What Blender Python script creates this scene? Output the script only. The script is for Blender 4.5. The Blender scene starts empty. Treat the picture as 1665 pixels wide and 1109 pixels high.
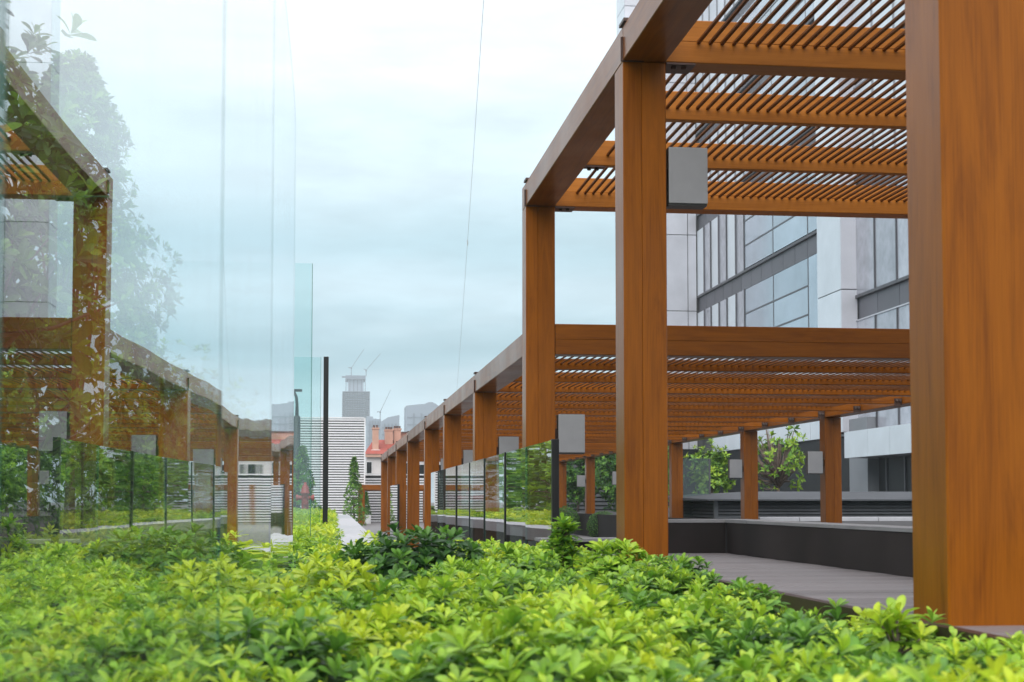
import bpy, bmesh, math, random
import numpy as np
from mathutils import Vector, Matrix

random.seed(7)
RNG = np.random.default_rng(11)
S = bpy.context.scene
COL = S.collection
R = math.radians

# ------------------------------------------------------------------ camera
F_PX = 2450.0
TH = R(6.94)
CAM_Z = 0.335
cd = bpy.data.cameras.new('camera')
cam = bpy.data.objects.new('camera', cd)
COL.objects.link(cam)
cam.location = (0, 0, CAM_Z)
cam.rotation_euler = (R(93.2), 0, -TH)
cd.sensor_width = 36
cd.lens = 36 * F_PX / 1665
cd.shift_y = 0.0739
cd.clip_start = 0.05
cd.clip_end = 8000
cd.dof.use_dof = True
cd.dof.focus_distance = 14.0
cd.dof.aperture_fstop = 8.0
S.camera = cam

# ------------------------------------------------------------------ render / view
S.view_settings.view_transform = 'Standard'
S.view_settings.look = 'None'
S.view_settings.exposure = 0.12
S.view_settings.gamma = 1.0
S.render.engine = 'CYCLES'
S.cycles.use_denoising = True
S.cycles.max_bounces = 10
S.cycles.diffuse_bounces = 2
S.cycles.glossy_bounces = 5
S.cycles.transmission_bounces = 6
S.cycles.transparent_max_bounces = 24
S.cycles.caustics_reflective = False
S.cycles.caustics_refractive = False

# ------------------------------------------------------------------ world: overcast sky
SUN_EL, SUN_AZ = R(45), R(200)          # azimuth clockwise from +Y: behind the camera, a little to the left
W = bpy.data.worlds.new('World')
S.world = W
W.use_nodes = True
nt = W.node_tree
nt.nodes.clear()
def wn(t, **kw):
    n = nt.nodes.new(t)
    for k, v in kw.items():
        setattr(n, k, v)
    return n
out = wn('ShaderNodeOutputWorld')
tc = wn('ShaderNodeTexCoord')
sky = wn('ShaderNodeTexSky', sky_type='NISHITA', sun_disc=False, sun_elevation=SUN_EL, sun_rotation=SUN_AZ)
bg_sky = wn('ShaderNodeBackground')
bg_sky.inputs['Strength'].default_value = 0.1
nt.links.new(sky.outputs[0], bg_sky.inputs['Color'])
sep = wn('ShaderNodeSeparateXYZ')
nt.links.new(tc.outputs['Generated'], sep.inputs[0])
mp = wn('ShaderNodeMapping')
mp.inputs['Scale'].default_value = (2.2, 2.2, 8.0)
nt.links.new(tc.outputs['Generated'], mp.inputs[0])
nz = wn('ShaderNodeTexNoise')
nz.inputs['Scale'].default_value = 1.7
nz.inputs['Detail'].default_value = 5
nz.inputs['Roughness'].default_value = 0.5
nt.links.new(mp.outputs[0], nz.inputs['Vector'])
m1 = wn('ShaderNodeMath', operation='MULTIPLY_ADD')      # elevation bent by the cloud noise
m1.inputs[1].default_value = 0.09
nt.links.new(nz.outputs['Fac'], m1.inputs[0])
sub = wn('ShaderNodeMath', operation='SUBTRACT')
nt.links.new(sep.outputs['Z'], sub.inputs[0])
sub.inputs[1].default_value = 0.045
nt.links.new(sub.outputs[0], m1.inputs[2])
ramp = wn('ShaderNodeValToRGB')
cr = ramp.color_ramp
cr.interpolation = 'EASE'
stops = [(0.0, (.54, .69, .75)), (.05, (.55, .71, .77)), (.082, (.47, .65, .71)), (.105, (.29, .50, .56)),
         (.135, (.57, .755, .81)), (.16, (.46, .665, .72)), (.215, (.70, .86, .895)), (.29, (.86, .96, .97)), (.6, (.92, .97, .98)), (1.0, (1, 1, 1))]
while len(cr.elements) < len(stops):
    cr.elements.new(0.5)
for e, (p, c) in zip(cr.elements, stops):
    e.position = p
    e.color = (*c, 1)
nt.links.new(m1.outputs[0], ramp.inputs[0])
boost = wn('ShaderNodeMapRange')                          # an overcast zenith is brighter than its horizon
boost.inputs['From Min'].default_value = 0.15
boost.inputs['From Max'].default_value = 0.9
boost.inputs['To Min'].default_value = 1.12
boost.inputs['To Max'].default_value = 1.75
nt.links.new(sep.outputs['Z'], boost.inputs['Value'])
bg = wn('ShaderNodeBackground')
nz2 = wn('ShaderNodeTexNoise')
nz2.inputs['Scale'].default_value = 4.2
nz2.inputs['Detail'].default_value = 7
nz2.inputs['Roughness'].default_value = 0.55
nt.links.new(mp.outputs[0], nz2.inputs['Vector'])
mot = wn('ShaderNodeMapRange')
mot.inputs['From Min'].default_value = 0.3
mot.inputs['From Max'].default_value = 0.7
mot.inputs['To Min'].default_value = 0.88
mot.inputs['To Max'].default_value = 1.10
nt.links.new(nz2.outputs['Fac'], mot.inputs['Value'])
scl = wn('ShaderNodeVectorMath', operation='SCALE')
nt.links.new(ramp.outputs[0], scl.inputs[0])
nt.links.new(mot.outputs[0], scl.inputs['Scale'])
tnt = wn('ShaderNodeVectorMath', operation='MULTIPLY')
tnt.inputs[1].default_value = (.98, .965, 1.0)
nt.links.new(scl.outputs[0], tnt.inputs[0])
nt.links.new(tnt.outputs[0], bg.inputs['Color'])
nt.links.new(boost.outputs[0], bg.inputs['Strength'])
mixw = wn('ShaderNodeMixShader')
mixw.inputs[0].default_value = 0.92
nt.links.new(bg_sky.outputs[0], mixw.inputs[1])
nt.links.new(bg.outputs[0], mixw.inputs[2])
nt.links.new(mixw.outputs[0], out.inputs['Surface'])

sd = bpy.data.lights.new('sun', 'SUN')
sd.energy = 2.4
sd.angle = R(65)
sd.color = (1.0, 0.96, 0.9)
so = bpy.data.objects.new('sun', sd)
COL.objects.link(so)
sv = Vector((math.sin(SUN_AZ) * math.cos(SUN_EL), math.cos(SUN_AZ) * math.cos(SUN_EL), math.sin(SUN_EL)))
so.rotation_euler = sv.to_track_quat('Z', 'Y').to_euler()
so.location = sv * 50

# ------------------------------------------------------------------ frame of reference
# +Y runs along the pergola row, +X to the right.  at(L, d): L metres right of the row direction's
# line through the lens, d metres deep along the lens axis
CT, ST = math.cos(TH), math.sin(TH)
def at(L, d, z=0.0):
    x = L * CT
    return Vector((x, (d - x * ST) / CT, z))

# ------------------------------------------------------------------ materials
def mat(name):
    m = bpy.data.materials.new(name)
    m.use_nodes = True
    n = m.node_tree
    n.nodes.clear()
    o = n.nodes.new('ShaderNodeOutputMaterial')
    return m, n, o
def node(n, t, ins=None, **kw):
    x = n.nodes.new(t)
    for k, v in kw.items():
        setattr(x, k, v)
    for k, v in (ins or {}).items():
        if hasattr(v, 'is_output'):
            n.links.new(v, x.inputs[k])
        else:
            x.inputs[k].default_value = v
    return x
def ramp_node(n, fac, stops):
    r = node(n, 'ShaderNodeValToRGB', {0: fac})
    e = r.color_ramp.elements
    while len(e) < len(stops):
        e.new(0.5)
    for el, (p, c) in zip(e, stops):
        el.position = p
        el.color = (*c, 1) if len(c) == 3 else c
    return r.outputs[0]

def plain(name, c, rough=0.6, metal=0.0, var=0.15, scale=3.0, spec=0.5, bump=0.0, bscale=40, space='Object', rand=0.0):
    m, n, o = mat(name)
    t = node(n, 'ShaderNodeTexCoord')
    info = node(n, 'ShaderNodeObjectInfo')
    off = node(n, 'ShaderNodeVectorMath', {0: t.outputs[space], 1: info.outputs['Location']}, operation='ADD')
    a = node(n, 'ShaderNodeTexNoise', {'Vector': off.outputs[0], 'Scale': scale, 'Detail': 6, 'Roughness': .6})
    lo = tuple(x * (1 - var) for x in c)
    hi = tuple(min(1, x * (1 + var)) for x in c)
    col = ramp_node(n, a.outputs['Fac'], [(.3, lo), (.7, hi)])
    if rand:
        k = node(n, 'ShaderNodeMapRange', {'Value': info.outputs['Random'], 'To Min': 1 - rand, 'To Max': 1 + rand})
        col = node(n, 'ShaderNodeVectorMath', {0: col, 'Scale': k.outputs[0]}, operation='SCALE').outputs[0]
    rr = node(n, 'ShaderNodeMapRange', {'Value': a.outputs['Fac'], 'To Min': max(.02, rough - .08), 'To Max': min(1, rough + .1)})
    p = node(n, 'ShaderNodeBsdfPrincipled', {'Base Color': col, 'Roughness': rr.outputs[0], 'Metallic': metal, 'Specular IOR Level': spec})
    if bump:
        b = node(n, 'ShaderNodeTexNoise', {'Vector': off.outputs[0], 'Scale': bscale, 'Detail': 4})
        bb = node(n, 'ShaderNodeBump', {'Strength': bump, 'Distance': .01, 'Height': b.outputs['Fac']})
        n.links.new(bb.outputs[0], p.inputs['Normal'])
    n.links.new(p.outputs[0], o.inputs[0])
    return m

def wood_material(name, dark, mid, light, rough=.38, coat=.4):
    m, n, o = mat(name)
    t = node(n, 'ShaderNodeTexCoord')
    info = node(n, 'ShaderNodeObjectInfo')
    tint = node(n, 'ShaderNodeAttribute', attribute_name='tint')
    rnd = node(n, 'ShaderNodeMath', {0: info.outputs['Random'], 1: 37.0}, operation='MULTIPLY')
    tof = node(n, 'ShaderNodeMath', {0: tint.outputs['Fac'], 1: 19.0, 2: rnd.outputs[0]}, operation='MULTIPLY_ADD')
    off = node(n, 'ShaderNodeCombineXYZ', {'X': tof.outputs[0], 'Y': tof.outputs[0], 'Z': tof.outputs[0]})
    v = node(n, 'ShaderNodeVectorMath', {0: t.outputs['Object'], 1: off.outputs[0]}, operation='ADD')
    mp = node(n, 'ShaderNodeMapping', {'Vector': v.outputs[0], 'Scale': (8, 8, .8)})
    a = node(n, 'ShaderNodeTexNoise', {'Vector': mp.outputs[0], 'Scale': 1.5, 'Detail': 6, 'Roughness': .62, 'Distortion': 1.5})
    mp2 = node(n, 'ShaderNodeMapping', {'Vector': v.outputs[0], 'Scale': (210, 210, 3.2)})
    b = node(n, 'ShaderNodeTexNoise', {'Vector': mp2.outputs[0], 'Scale': 1.0, 'Detail': 4, 'Roughness': .7})
    w = node(n, 'ShaderNodeMath', {0: a.outputs['Fac'], 1: .58}, operation='MULTIPLY')
    s = node(n, 'ShaderNodeMath', {0: b.outputs['Fac'], 1: .42, 2: w.outputs[0]}, operation='MULTIPLY_ADD')
    col = ramp_node(n, s.outputs[0], [(.30, dark), (.5, mid), (.70, light)])
    k = node(n, 'ShaderNodeMapRange', {'Value': tint.outputs['Fac'], 'To Min': .74, 'To Max': 1.16})
    k2 = node(n, 'ShaderNodeMapRange', {'Value': info.outputs['Random'], 'To Min': .86, 'To Max': 1.1})
    kk = node(n, 'ShaderNodeMath', {0: k.outputs[0], 1: k2.outputs[0]}, operation='MULTIPLY')
    mx = node(n, 'ShaderNodeVectorMath', {0: col, 'Scale': kk.outputs[0]}, operation='SCALE')
    # dark pores and a few weathered smears
    sm = node(n, 'ShaderNodeTexNoise', {'Vector': v.outputs[0], 'Scale': 1.1, 'Detail': 6})
    rr = node(n, 'ShaderNodeMapRange', {'Value': sm.outputs['Fac'], 'From Min': .3, 'From Max': .7, 'To Min': rough - .07, 'To Max': rough + .14})
    bp = node(n, 'ShaderNodeBump', {'Strength': .25, 'Distance': .002, 'Height': b.outputs['Fac']})
    p = node(n, 'ShaderNodeBsdfPrincipled', {'Base Color': mx.outputs[0], 'Roughness': rr.outputs[0], 'Specular IOR Level': .12, 'Coat Weight': coat, 'Coat IOR': 1.27, 'Coat Roughness': .16})
    n.links.new(bp.outputs[0], p.inputs['Normal'])
    n.links.new(bp.outputs[0], p.inputs['Coat Normal'])
    n.links.new(p.outputs[0], o.inputs[0])
    return m

def leaf_material(name, rough=.36, trans=.38):
    m, n, o = mat(name)
    c = node(n, 'ShaderNodeAttribute', attribute_name='col')
    t = node(n, 'ShaderNodeTexCoord')
    nz = node(n, 'ShaderNodeTexNoise', {'Vector': t.outputs['Object'], 'Scale': 55, 'Detail': 3})
    k = node(n, 'ShaderNodeMapRange', {'Value': nz.outputs['Fac'], 'From Min': .3, 'From Max': .7, 'To Min': .82, 'To Max': 1.15})
    sc = node(n, 'ShaderNodeVectorMath', {0: c.outputs['Color'], 'Scale': k.outputs[0]}, operation='SCALE')
    p = node(n, 'ShaderNodeBsdfPrincipled', {'Base Color': sc.outputs[0], 'Roughness': rough, 'Specular IOR Level': .45})
    tr = node(n, 'ShaderNodeBsdfTranslucent', {'Color': sc.outputs[0]})
    mx = node(n, 'ShaderNodeMixShader', {0: trans, 1: p.outputs[0], 2: tr.outputs[0]})
    n.links.new(mx.outputs[0], o.inputs[0])
    return m

def glass_material(name, tint, strength=1.0, rough=0.0, bump=0.0):
    """thin clear pane: both faces' Fresnel reflection on the face that is met first, straight transmission"""
    m, n, o = mat(name)
    g = node(n, 'ShaderNodeNewGeometry')
    fr = node(n, 'ShaderNodeFresnel', {'IOR': 1.52})
    a = node(n, 'ShaderNodeMath', {0: fr.outputs[0], 1: 2.0}, operation='MULTIPLY')
    b = node(n, 'ShaderNodeMath', {0: fr.outputs[0], 1: 1.0}, operation='ADD')
    q = node(n, 'ShaderNodeMath', {0: a.outputs[0], 1: b.outputs[0]}, operation='DIVIDE')
    f = node(n, 'ShaderNodeMath', {0: 1.0, 1: g.outputs['Backfacing']}, operation='SUBTRACT')
    fac = node(n, 'ShaderNodeMath', {0: q.outputs[0], 1: f.outputs[0]}, operation='MULTIPLY')
    fac2 = node(n, 'ShaderNodeMath', {0: fac.outputs[0], 1: strength}, operation='MULTIPLY', use_clamp=True)
    tr = node(n, 'ShaderNodeBsdfTransparent', {'Color': (*tint, 1)})
    gl = node(n, 'ShaderNodeBsdfGlossy', {'Color': (.975, .985, .995, 1), 'Roughness': rough})
    if bump:
        t = node(n, 'ShaderNodeTexCoord')
        mp = node(n, 'ShaderNodeMapping', {'Vector': t.outputs['Object'], 'Scale': (1, 1.2, 1.2)})
        nz = node(n, 'ShaderNodeTexNoise', {'Vector': mp.outputs[0], 'Scale': 1.3, 'Detail': 1})
        bp = node(n, 'ShaderNodeBump', {'Strength': 1.0, 'Distance': bump, 'Height': nz.outputs['Fac']})
        n.links.new(bp.outputs[0], gl.inputs['Normal'])
    mx = node(n, 'ShaderNodeMixShader', {0: fac2.outputs[0], 1: tr.outputs[0], 2: gl.outputs[0]})
    # a faint film of dust with runs of old rain
    t2 = node(n, 'ShaderNodeTexCoord')
    mp2 = node(n, 'ShaderNodeMapping', {'Vector': t2.outputs['Object'], 'Scale': (1, 26, .9)})
    d1 = node(n, 'ShaderNodeTexNoise', {'Vector': mp2.outputs[0], 'Scale': 1.0, 'Detail': 6, 'Roughness': .65})
    d2 = node(n, 'ShaderNodeTexNoise', {'Vector': t2.outputs['Object'], 'Scale': 2.2, 'Detail': 5})
    dm = node(n, 'ShaderNodeMath', {0: d1.outputs['Fac'], 1: d2.outputs['Fac']}, operation='MULTIPLY')
    dr = node(n, 'ShaderNodeMapRange', {'Value': dm.outputs[0], 'From Min': .22, 'From Max': .5, 'To Min': 0.0, 'To Max': .045})
    df = node(n, 'ShaderNodeBsdfDiffuse', {'Color': (.6, .6, .58, 1)})
    mx = node(n, 'ShaderNodeMixShader', {0: dr.outputs[0], 1: mx.outputs[0], 2: df.outputs[0]})
    n.links.new(mx.outputs[0], o.inputs[0])
    return m

M = {}
M['wood'] = wood_material('teak', (.125, .033, .003), (.225, .066, .0038), (.29, .088, .005))
M['wood_skylit'] = wood_material('teak_skylit', (.24, .075, .009), (.38, .130, .017), (.46, .165, .024), .45, .2)  # same teak, with the sky light on the high crossbeams painted in
M['slat'] = wood_material('teak_slat_shaded', (.075, .022, .004), (.14, .044, .008), (.20, .066, .013), .6, 0.0)  # darker teak holding the shade of slats lit only from below
M['steel'] = plain('brown_steel', (.07, .042, .035), .45, .6)
M['bolt'] = plain('bolt_steel', (.16, .13, .12), .35, .8)
M['black'] = plain('black_metal', (.012, .012, .013), .35, .3)
M['lampgrey'] = plain('lamp_grey_metal', (.27, .265, .275), .45, .2, .06, 8)
M['lampdark'] = plain('lamp_dark_side', (.06, .055, .055), .5, .2)
M['leaf'] = leaf_material('leaf')
M['leafdull'] = leaf_material('leaf_far', .55, .25)
M['bark'] = plain('bark', (.16, .12, .10), .85, 0, .35, 12, .3, .5, 30)
M['soil'] = plain('soil', (.035, .026, .02), .95, 0, .4, 12, .2, .6, 25)
M['wallbrown'] = plain('dark_brown_cladding', (.019, .0145, .0145), .7, 0, .45, 2.2, .2, rand=.15)
M['coping'] = plain('grey_coping', (.21, .205, .215), .6, 0, .14, 4, .4, .25, 60)
M['path'] = plain('pale_paving', (.42, .42, .45), .6, 0, .10, 3, .4, .2, 60)
M['floor'] = plain('grey_floor', (.17, .16, .165), .6, 0, .15, 1.5, .4, .2, 50)
M['darkfloor'] = plain('dark_terrace', (.055, .053, .055), .75, 0, .2, 1.5, .3)
M['ground'] = plain('rough_ground', (.14, .14, .13), .9, 0, .3, .3, .3)
M['white'] = plain('white_paint', (.78, .78, .80), .5, 0, .05, 6)
M['gap'] = plain('screen_backing', (.05, .05, .055), .8, 0, .3, 2)
M['render'] = plain('white_render', (.66, .62, .62), .8, 0, .08, 2)
M['peach'] = plain('peach_render', (.56, .34, .26), .85, 0, .1, 1.5)
M['tile'] = plain('red_roof_tile', (.33, .065, .045), .75, 0, .25, 3)
M['clay'] = plain('dark_clay', (.12, .07, .06), .8)
M['panel'] = plain('pale_metal_panel', (.60, .605, .66), .38, .35, .07, .9, rand=.06)
M['panel2'] = plain('pale_metal_panel_light', (.68, .73, .78), .34, .35, .07, .9, rand=.06)
M['pillar'] = plain('grey_pillar_cladding', (.22, .23, .25), .45, .2, .15, .5)
M['soffit'] = plain('dark_soffit', (.07, .07, .075), .6)
M['spandrel'] = plain('grey_spandrel', (.10, .10, .118), .45, .2, .15, .8, rand=.15)
M['fin'] = plain('pale_fin', (.30, .31, .34), .45, .3)
M['mullion'] = plain('dark_mullion', (.07, .07, .08), .45, .3)
M['facglass'] = plain('facade_glass', (.40, .47, .54), .12, .55, .12, .5, .6, rand=.12)
M['curtain'] = plain('curtained_glass', (.42, .43, .48), .22, .35, .22, 1.4, .6, rand=.2)
M['darkglass'] = plain('dark_glass', (.010, .011, .013), .45, 0, .2, .5, .12)
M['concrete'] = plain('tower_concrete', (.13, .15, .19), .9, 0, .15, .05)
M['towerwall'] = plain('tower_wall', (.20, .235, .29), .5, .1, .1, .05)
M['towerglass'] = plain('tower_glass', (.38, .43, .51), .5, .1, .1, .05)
M['red'] = plain('red_enamel', (.36, .03, .025), .4)
M['louvre'] = plain('graphite_louvre', (.085, .09, .10), .5, .2)
M['roofgrey'] = plain('grey_sheet_roof', (.085, .09, .10), .8, 0, .15, 2, .15)
M['edge'] = plain('green_glass_edge', (.04, .17, .14), .15, 0, .1, 5)
M['glass'] = glass_material('clear_glass', (.92, .962, .962), 1.0, 0, .0006)
M['fenceglass'] = glass_material('fence_glass', (.62, .70, .66), 1.0, 0, .0004)
M['tealglass'] = glass_material('teal_glass', (.90, .965, .957), 1.0)
M['wire'] = plain('wire', (.38, .40, .42), .6)
M['potwhite'] = plain('white_pot', (.6, .6, .6), .6)

def deck_material():
    m, n, o = mat('deck_boards')
    t = node(n, 'ShaderNodeTexCoord')
    info = node(n, 'ShaderNodeObjectInfo')
    rr = node(n, 'ShaderNodeMath', {0: info.outputs['Random'], 1: 50.0}, operation='MULTIPLY')
    off = node(n, 'ShaderNodeCombineXYZ', {'X': rr.outputs[0], 'Y': rr.outputs[0]})
    v = node(n, 'ShaderNodeVectorMath', {0: t.outputs['Object'], 1: off.outputs[0]}, operation='ADD')
    mp = node(n, 'ShaderNodeMapping', {'Vector': v.outputs[0], 'Scale': (2.5, 90, 20)})
    a = node(n, 'ShaderNodeTexNoise', {'Vector': mp.outputs[0], 'Scale': 1, 'Detail': 5, 'Roughness': .7})
    b = node(n, 'ShaderNodeTexNoise', {'Vector': v.outputs[0], 'Scale': 2.2, 'Detail': 6})
    s = node(n, 'ShaderNodeMath', {0: a.outputs['Fac'], 1: b.outputs['Fac']}, operation='ADD')
    col = ramp_node(n, s.outputs[0], [(.0, (.12, .104, .108)), (.6, (.185, .167, .174)), (1.0, (.255, .238, .246))])
    s2 = node(n, 'ShaderNodeMath', {0: s.outputs[0], 1: .5}, operation='MULTIPLY')
    n.links.new(s2.outputs[0], col.node.inputs[0])
    k = node(n, 'ShaderNodeMapRange', {'Value': info.outputs['Random'], 'To Min': .82, 'To Max': 1.15})
    mx = node(n, 'ShaderNodeVectorMath', {0: col, 'Scale': k.outputs[0]}, operation='SCALE')
    p = node(n, 'ShaderNodeBsdfPrincipled', {'Base Color': mx.outputs[0], 'Roughness': .42, 'Specular IOR Level': .5})
    n.links.new(p.outputs[0], o.inputs[0])
    return m
M['deck'] = deck_material()

# ------------------------------------------------------------------ object helpers
def tag(o, label=None, cat=None, group=None, kind=None):
    for k, v in (('label', label), ('category', cat), ('group', group), ('kind', kind)):
        if v:
            o[k] = v
    return o
def empty(name, loc, label, cat, group=None, rz=0.0):
    o = bpy.data.objects.new(name, None)
    COL.objects.link(o)
    o.empty_display_size = .2
    o.location = loc
    o.rotation_euler = (0, 0, rz)
    return tag(o, label, cat, group)
def link(name, me, parent=None, loc=(0, 0, 0), rot=(0, 0, 0)):
    """loc is a world position; roots carry no scale and (here) no rotation unless local placement is wanted"""
    o = bpy.data.objects.new(name, me)
    COL.objects.link(o)
    if parent is not None:
        o.parent = parent
        base = Vector((0, 0, 0))
        q = parent
        while q is not None:
            base += q.location
            q = q.parent
        o.location = Vector(loc) - base
    else:
        o.location = loc
    o.rotation_euler = rot
    return o

class MB:
    def __init__(self):
        self.v, self.f, self.m = [], [], []
    def face(self, pts, mi=0):
        b = len(self.v)
        self.v += [tuple(p) for p in pts]
        self.f.append(tuple(range(b, b + len(pts))))
        self.m.append(mi)
    def box(self, a, b, mi=0):
        x0, y0, z0 = (min(a[i], b[i]) for i in range(3))
        x1, y1, z1 = (max(a[i], b[i]) for i in range(3))
        k = len(self.v)
        self.v += [(x0, y0, z0), (x1, y0, z0), (x1, y1, z0), (x0, y1, z0), (x0, y0, z1), (x1, y0, z1), (x1, y1, z1), (x0, y1, z1)]
        for q in ((3, 2, 1, 0), (4, 5, 6, 7), (0, 1, 5, 4), (1, 2, 6, 5), (2, 3, 7, 6), (3, 0, 4, 7)):
            self.f.append(tuple(k + i for i in q))
            self.m.append(mi)
        return self
    def prism(self, poly, z0, z1, mi=0):
        """poly: ccw list of (x, y)"""
        k, n = len(self.v), len(poly)
        self.v += [(x, y, z0) for x, y in poly] + [(x, y, z1) for x, y in poly]
        for i in range(n):
            j = (i + 1) % n
            self.f.append((k + i, k + j, k + n + j, k + n + i))
            self.m.append(mi)
        self.f.append(tuple(k + n - 1 - i for i in range(n)))
        self.f.append(tuple(k + n + i for i in range(n)))
        self.m += [mi, mi]
        return self
    def tube(self, pts, rad, seg=8, mi=0):
        pts = [Vector(p) for p in pts]
        if not hasattr(rad, '__len__'):
            rad = [rad] * len(pts)
        k = len(self.v)
        up = Vector((.13, .07, 1)).normalized()
        for i, p in enumerate(pts):
            d = (pts[min(i + 1, len(pts) - 1)] - pts[max(i - 1, 0)]).normalized()
            u = d.cross(up)
            if u.length < 1e-3:
                u = d.cross(Vector((1, 0, 0)))
            u.normalize()
            w = d.cross(u).normalized()
            for s in range(seg):
                a = 2 * math.pi * s / seg
                self.v.append(tuple(p + (u * math.cos(a) + w * math.sin(a)) * rad[i]))
        for i in range(len(pts) - 1):
            for s in range(seg):
                t = (s + 1) % seg
                self.f.append((k + i * seg + s, k + i * seg + t, k + (i + 1) * seg + t, k + (i + 1) * seg + s))
                self.m.append(mi)
        self.f.append(tuple(k + s for s in range(seg)))
        self.f.append(tuple(k + (len(pts) - 1) * seg + seg - 1 - s for s in range(seg)))
        self.m += [mi, mi]
        return self
    def lathe(self, c, prof, seg=16, mi=0):
        k = len(self.v)
        for r, z in prof:
            for s in range(seg):
                a = 2 * math.pi * s / seg
                self.v.append((c[0] + r * math.cos(a), c[1] + r * math.sin(a), c[2] + z))
        for i in range(len(prof) - 1):
            for s in range(seg):
                t = (s + 1) % seg
                self.f.append((k + i * seg + s, k + i * seg + t, k + (i + 1) * seg + t, k + (i + 1) * seg + s))
                self.m.append(mi)
        self.f.append(tuple(k + seg - 1 - s for s in range(seg)))
        self.f.append(tuple(k + (len(prof) - 1) * seg + s for s in range(seg)))
        self.m += [mi, mi]
        return self
    def mesh(self, name, mats, origin=(0, 0, 0), smooth=False, bevel=0.0):
        me = bpy.data.meshes.new(name)
        ox, oy, oz = origin
        me.from_pydata([(x - ox, y - oy, z - oz) for x, y, z in self.v], [], self.f)
        for m in (mats if isinstance(mats, (list, tuple)) else [mats]):
            me.materials.append(m)
        me.polygons.foreach_set('material_index', self.m)
        if smooth:
            me.polygons.foreach_set('use_smooth', [True] * len(me.polygons))
        bm = bmesh.new()
        bm.from_mesh(me)
        if bevel:
            bmesh.ops.remove_doubles(bm, verts=bm.verts, dist=1e-5)
            bmesh.ops.bevel(bm, geom=[e for e in bm.edges if len(e.link_faces) == 2 and e.calc_face_angle(0) > .6], offset=bevel,
                            segments=2, profile=.6, affect='EDGES')
        bmesh.ops.recalc_face_normals(bm, faces=bm.faces)
        bm.to_mesh(me)
        bm.free()
        me.update()
        return me
    def obj(self, name, mats, parent=None, origin=None, smooth=False, bevel=0.0):
        if origin is None:
            vs = np.array(self.v)
            lo, hi = vs.min(0), vs.max(0)
            origin = ((lo[0] + hi[0]) / 2, (lo[1] + hi[1]) / 2, lo[2])
        return link(name, self.mesh(name, mats, origin, smooth, bevel), parent, origin)

def mesh_np(name, v, t, cols, material, smooth=True):
    me = bpy.data.meshes.new(name)
    v = np.ascontiguousarray(v, np.float32)
    t = np.ascontiguousarray(t, np.int32)
    me.vertices.add(len(v))
    me.vertices.foreach_set('co', v.ravel())
    me.loops.add(t.size)
    me.loops.foreach_set('vertex_index', t.ravel())
    me.polygons.add(len(t))
    me.polygons.foreach_set('loop_start', np.arange(0, t.size, 3, dtype=np.int32))
    me.polygons.foreach_set('use_smooth', np.full(len(t), smooth))
    at_ = me.color_attributes.new('col', 'FLOAT_COLOR', 'POINT')
    c4 = np.ones((len(v), 4), np.float32)
    c4[:, :3] = cols
    at_.data.foreach_set('color', c4.ravel())
    me.materials.append(material)
    me.update()
    me.validate()
    return me

# timber: local z is the grain, a rounded rectangular profile with board joints cut in two opposite faces
def timber_mesh(name, sx, sy, length, joints=(), material=None, ch=.005, seed=0):
    rr = random.Random(seed)
    hx, hy, g = sx / 2, sy / 2, .0022
    pts, brd = [], []
    js = sorted(joints)
    def add(x, y, b):
        pts.append((x, y))
        brd.append(b)
    # front face (y = -hy), left to right; tint index changes at joints
    add(-hx + ch, -hy, 0)
    for i, j in enumerate(js):
        x = -hx + sx * j
        add(x - g, -hy, 0 + i)
        add(x, -hy + 2 * g, i + 1)
        add(x + g, -hy, i + 1)
    nb = len(js)
    add(hx - ch, -hy, nb)
    add(hx, -hy + ch, nb)
    add(hx, hy - ch, nb)
    add(hx - ch, hy, nb)
    for i, j in enumerate(reversed(js)):
        x = -hx + sx * j
        add(x + g, hy, nb - i)
        add(x, hy - 2 * g, nb - i - 1)
        add(x - g, hy, nb - i - 1)
    add(-hx + ch, hy, 0)
    add(-hx, hy - ch, 0)
    add(-hx, -hy + ch, 0)
    n = len(pts)
    me = bpy.data.meshes.new(name)
    v = [(x, y, 0) for x, y in pts] + [(x, y, length) for x, y in pts]
    f = [(i, (i + 1) % n, n + (i + 1) % n, n + i) for i in range(n)]
    f += [tuple(reversed(range(n))), tuple(range(n, 2 * n))]
    me.from_pydata(v, [], f)
    tints = [rr.uniform(.15, .95) for _ in range(nb + 1)]
    a = me.attributes.new('tint', 'FLOAT', 'FACE')
    vals = [tints[brd[i]] for i in range(n)] + [.3, .3]
    a.data.foreach_set('value', vals)
    me.materials.append(material or M['wood'])
    me.update()
    return me
ROT_Y = (R(-90), 0, 0)         # grain along +Y
ROT_X = (0, R(90), 0)          # grain along +X

# ------------------------------------------------------------------ ground, floors, walls
w = 0.25                        # post width
XL = 6.66 * w * CT              # outer face of the left post row
XR = 29.5 * w * CT              # inner face of the right post row
LOW = -0.64                     # lower floor level
YP = [3.89, 8.34, 12.60, 17.08, 21.65, 26.05, 31.75, 37.15, 42.55, 47.75]

g = MB()
g.box((-420, -38, -1.2), (820, 1000, -.72))
tag(g.obj('ground', M['ground']), kind='structure')
fl = MB()
fl.box((.44, 9.62, LOW - .06), (7.6, 75, LOW))
fl.box((2.62, 1.0, LOW - .06), (7.6, 9.618, LOW))
tag(fl.obj('lower_floor', M['floor']), kind='structure')
rt = MB()
rt.box((XR - .12, 1.0, -.7), (40, 90, -.03))
tag(rt.obj('terrace', M['darkfloor']), kind='structure')
lt = MB()
lt.box((-60, -3, -.7), (-.03, 90, -.2))
lt.box((-.03, -3, -.7), (1.60, 9.56, -.2))
tag(lt.obj('planting_soil', M['soil']), kind='structure')

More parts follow.
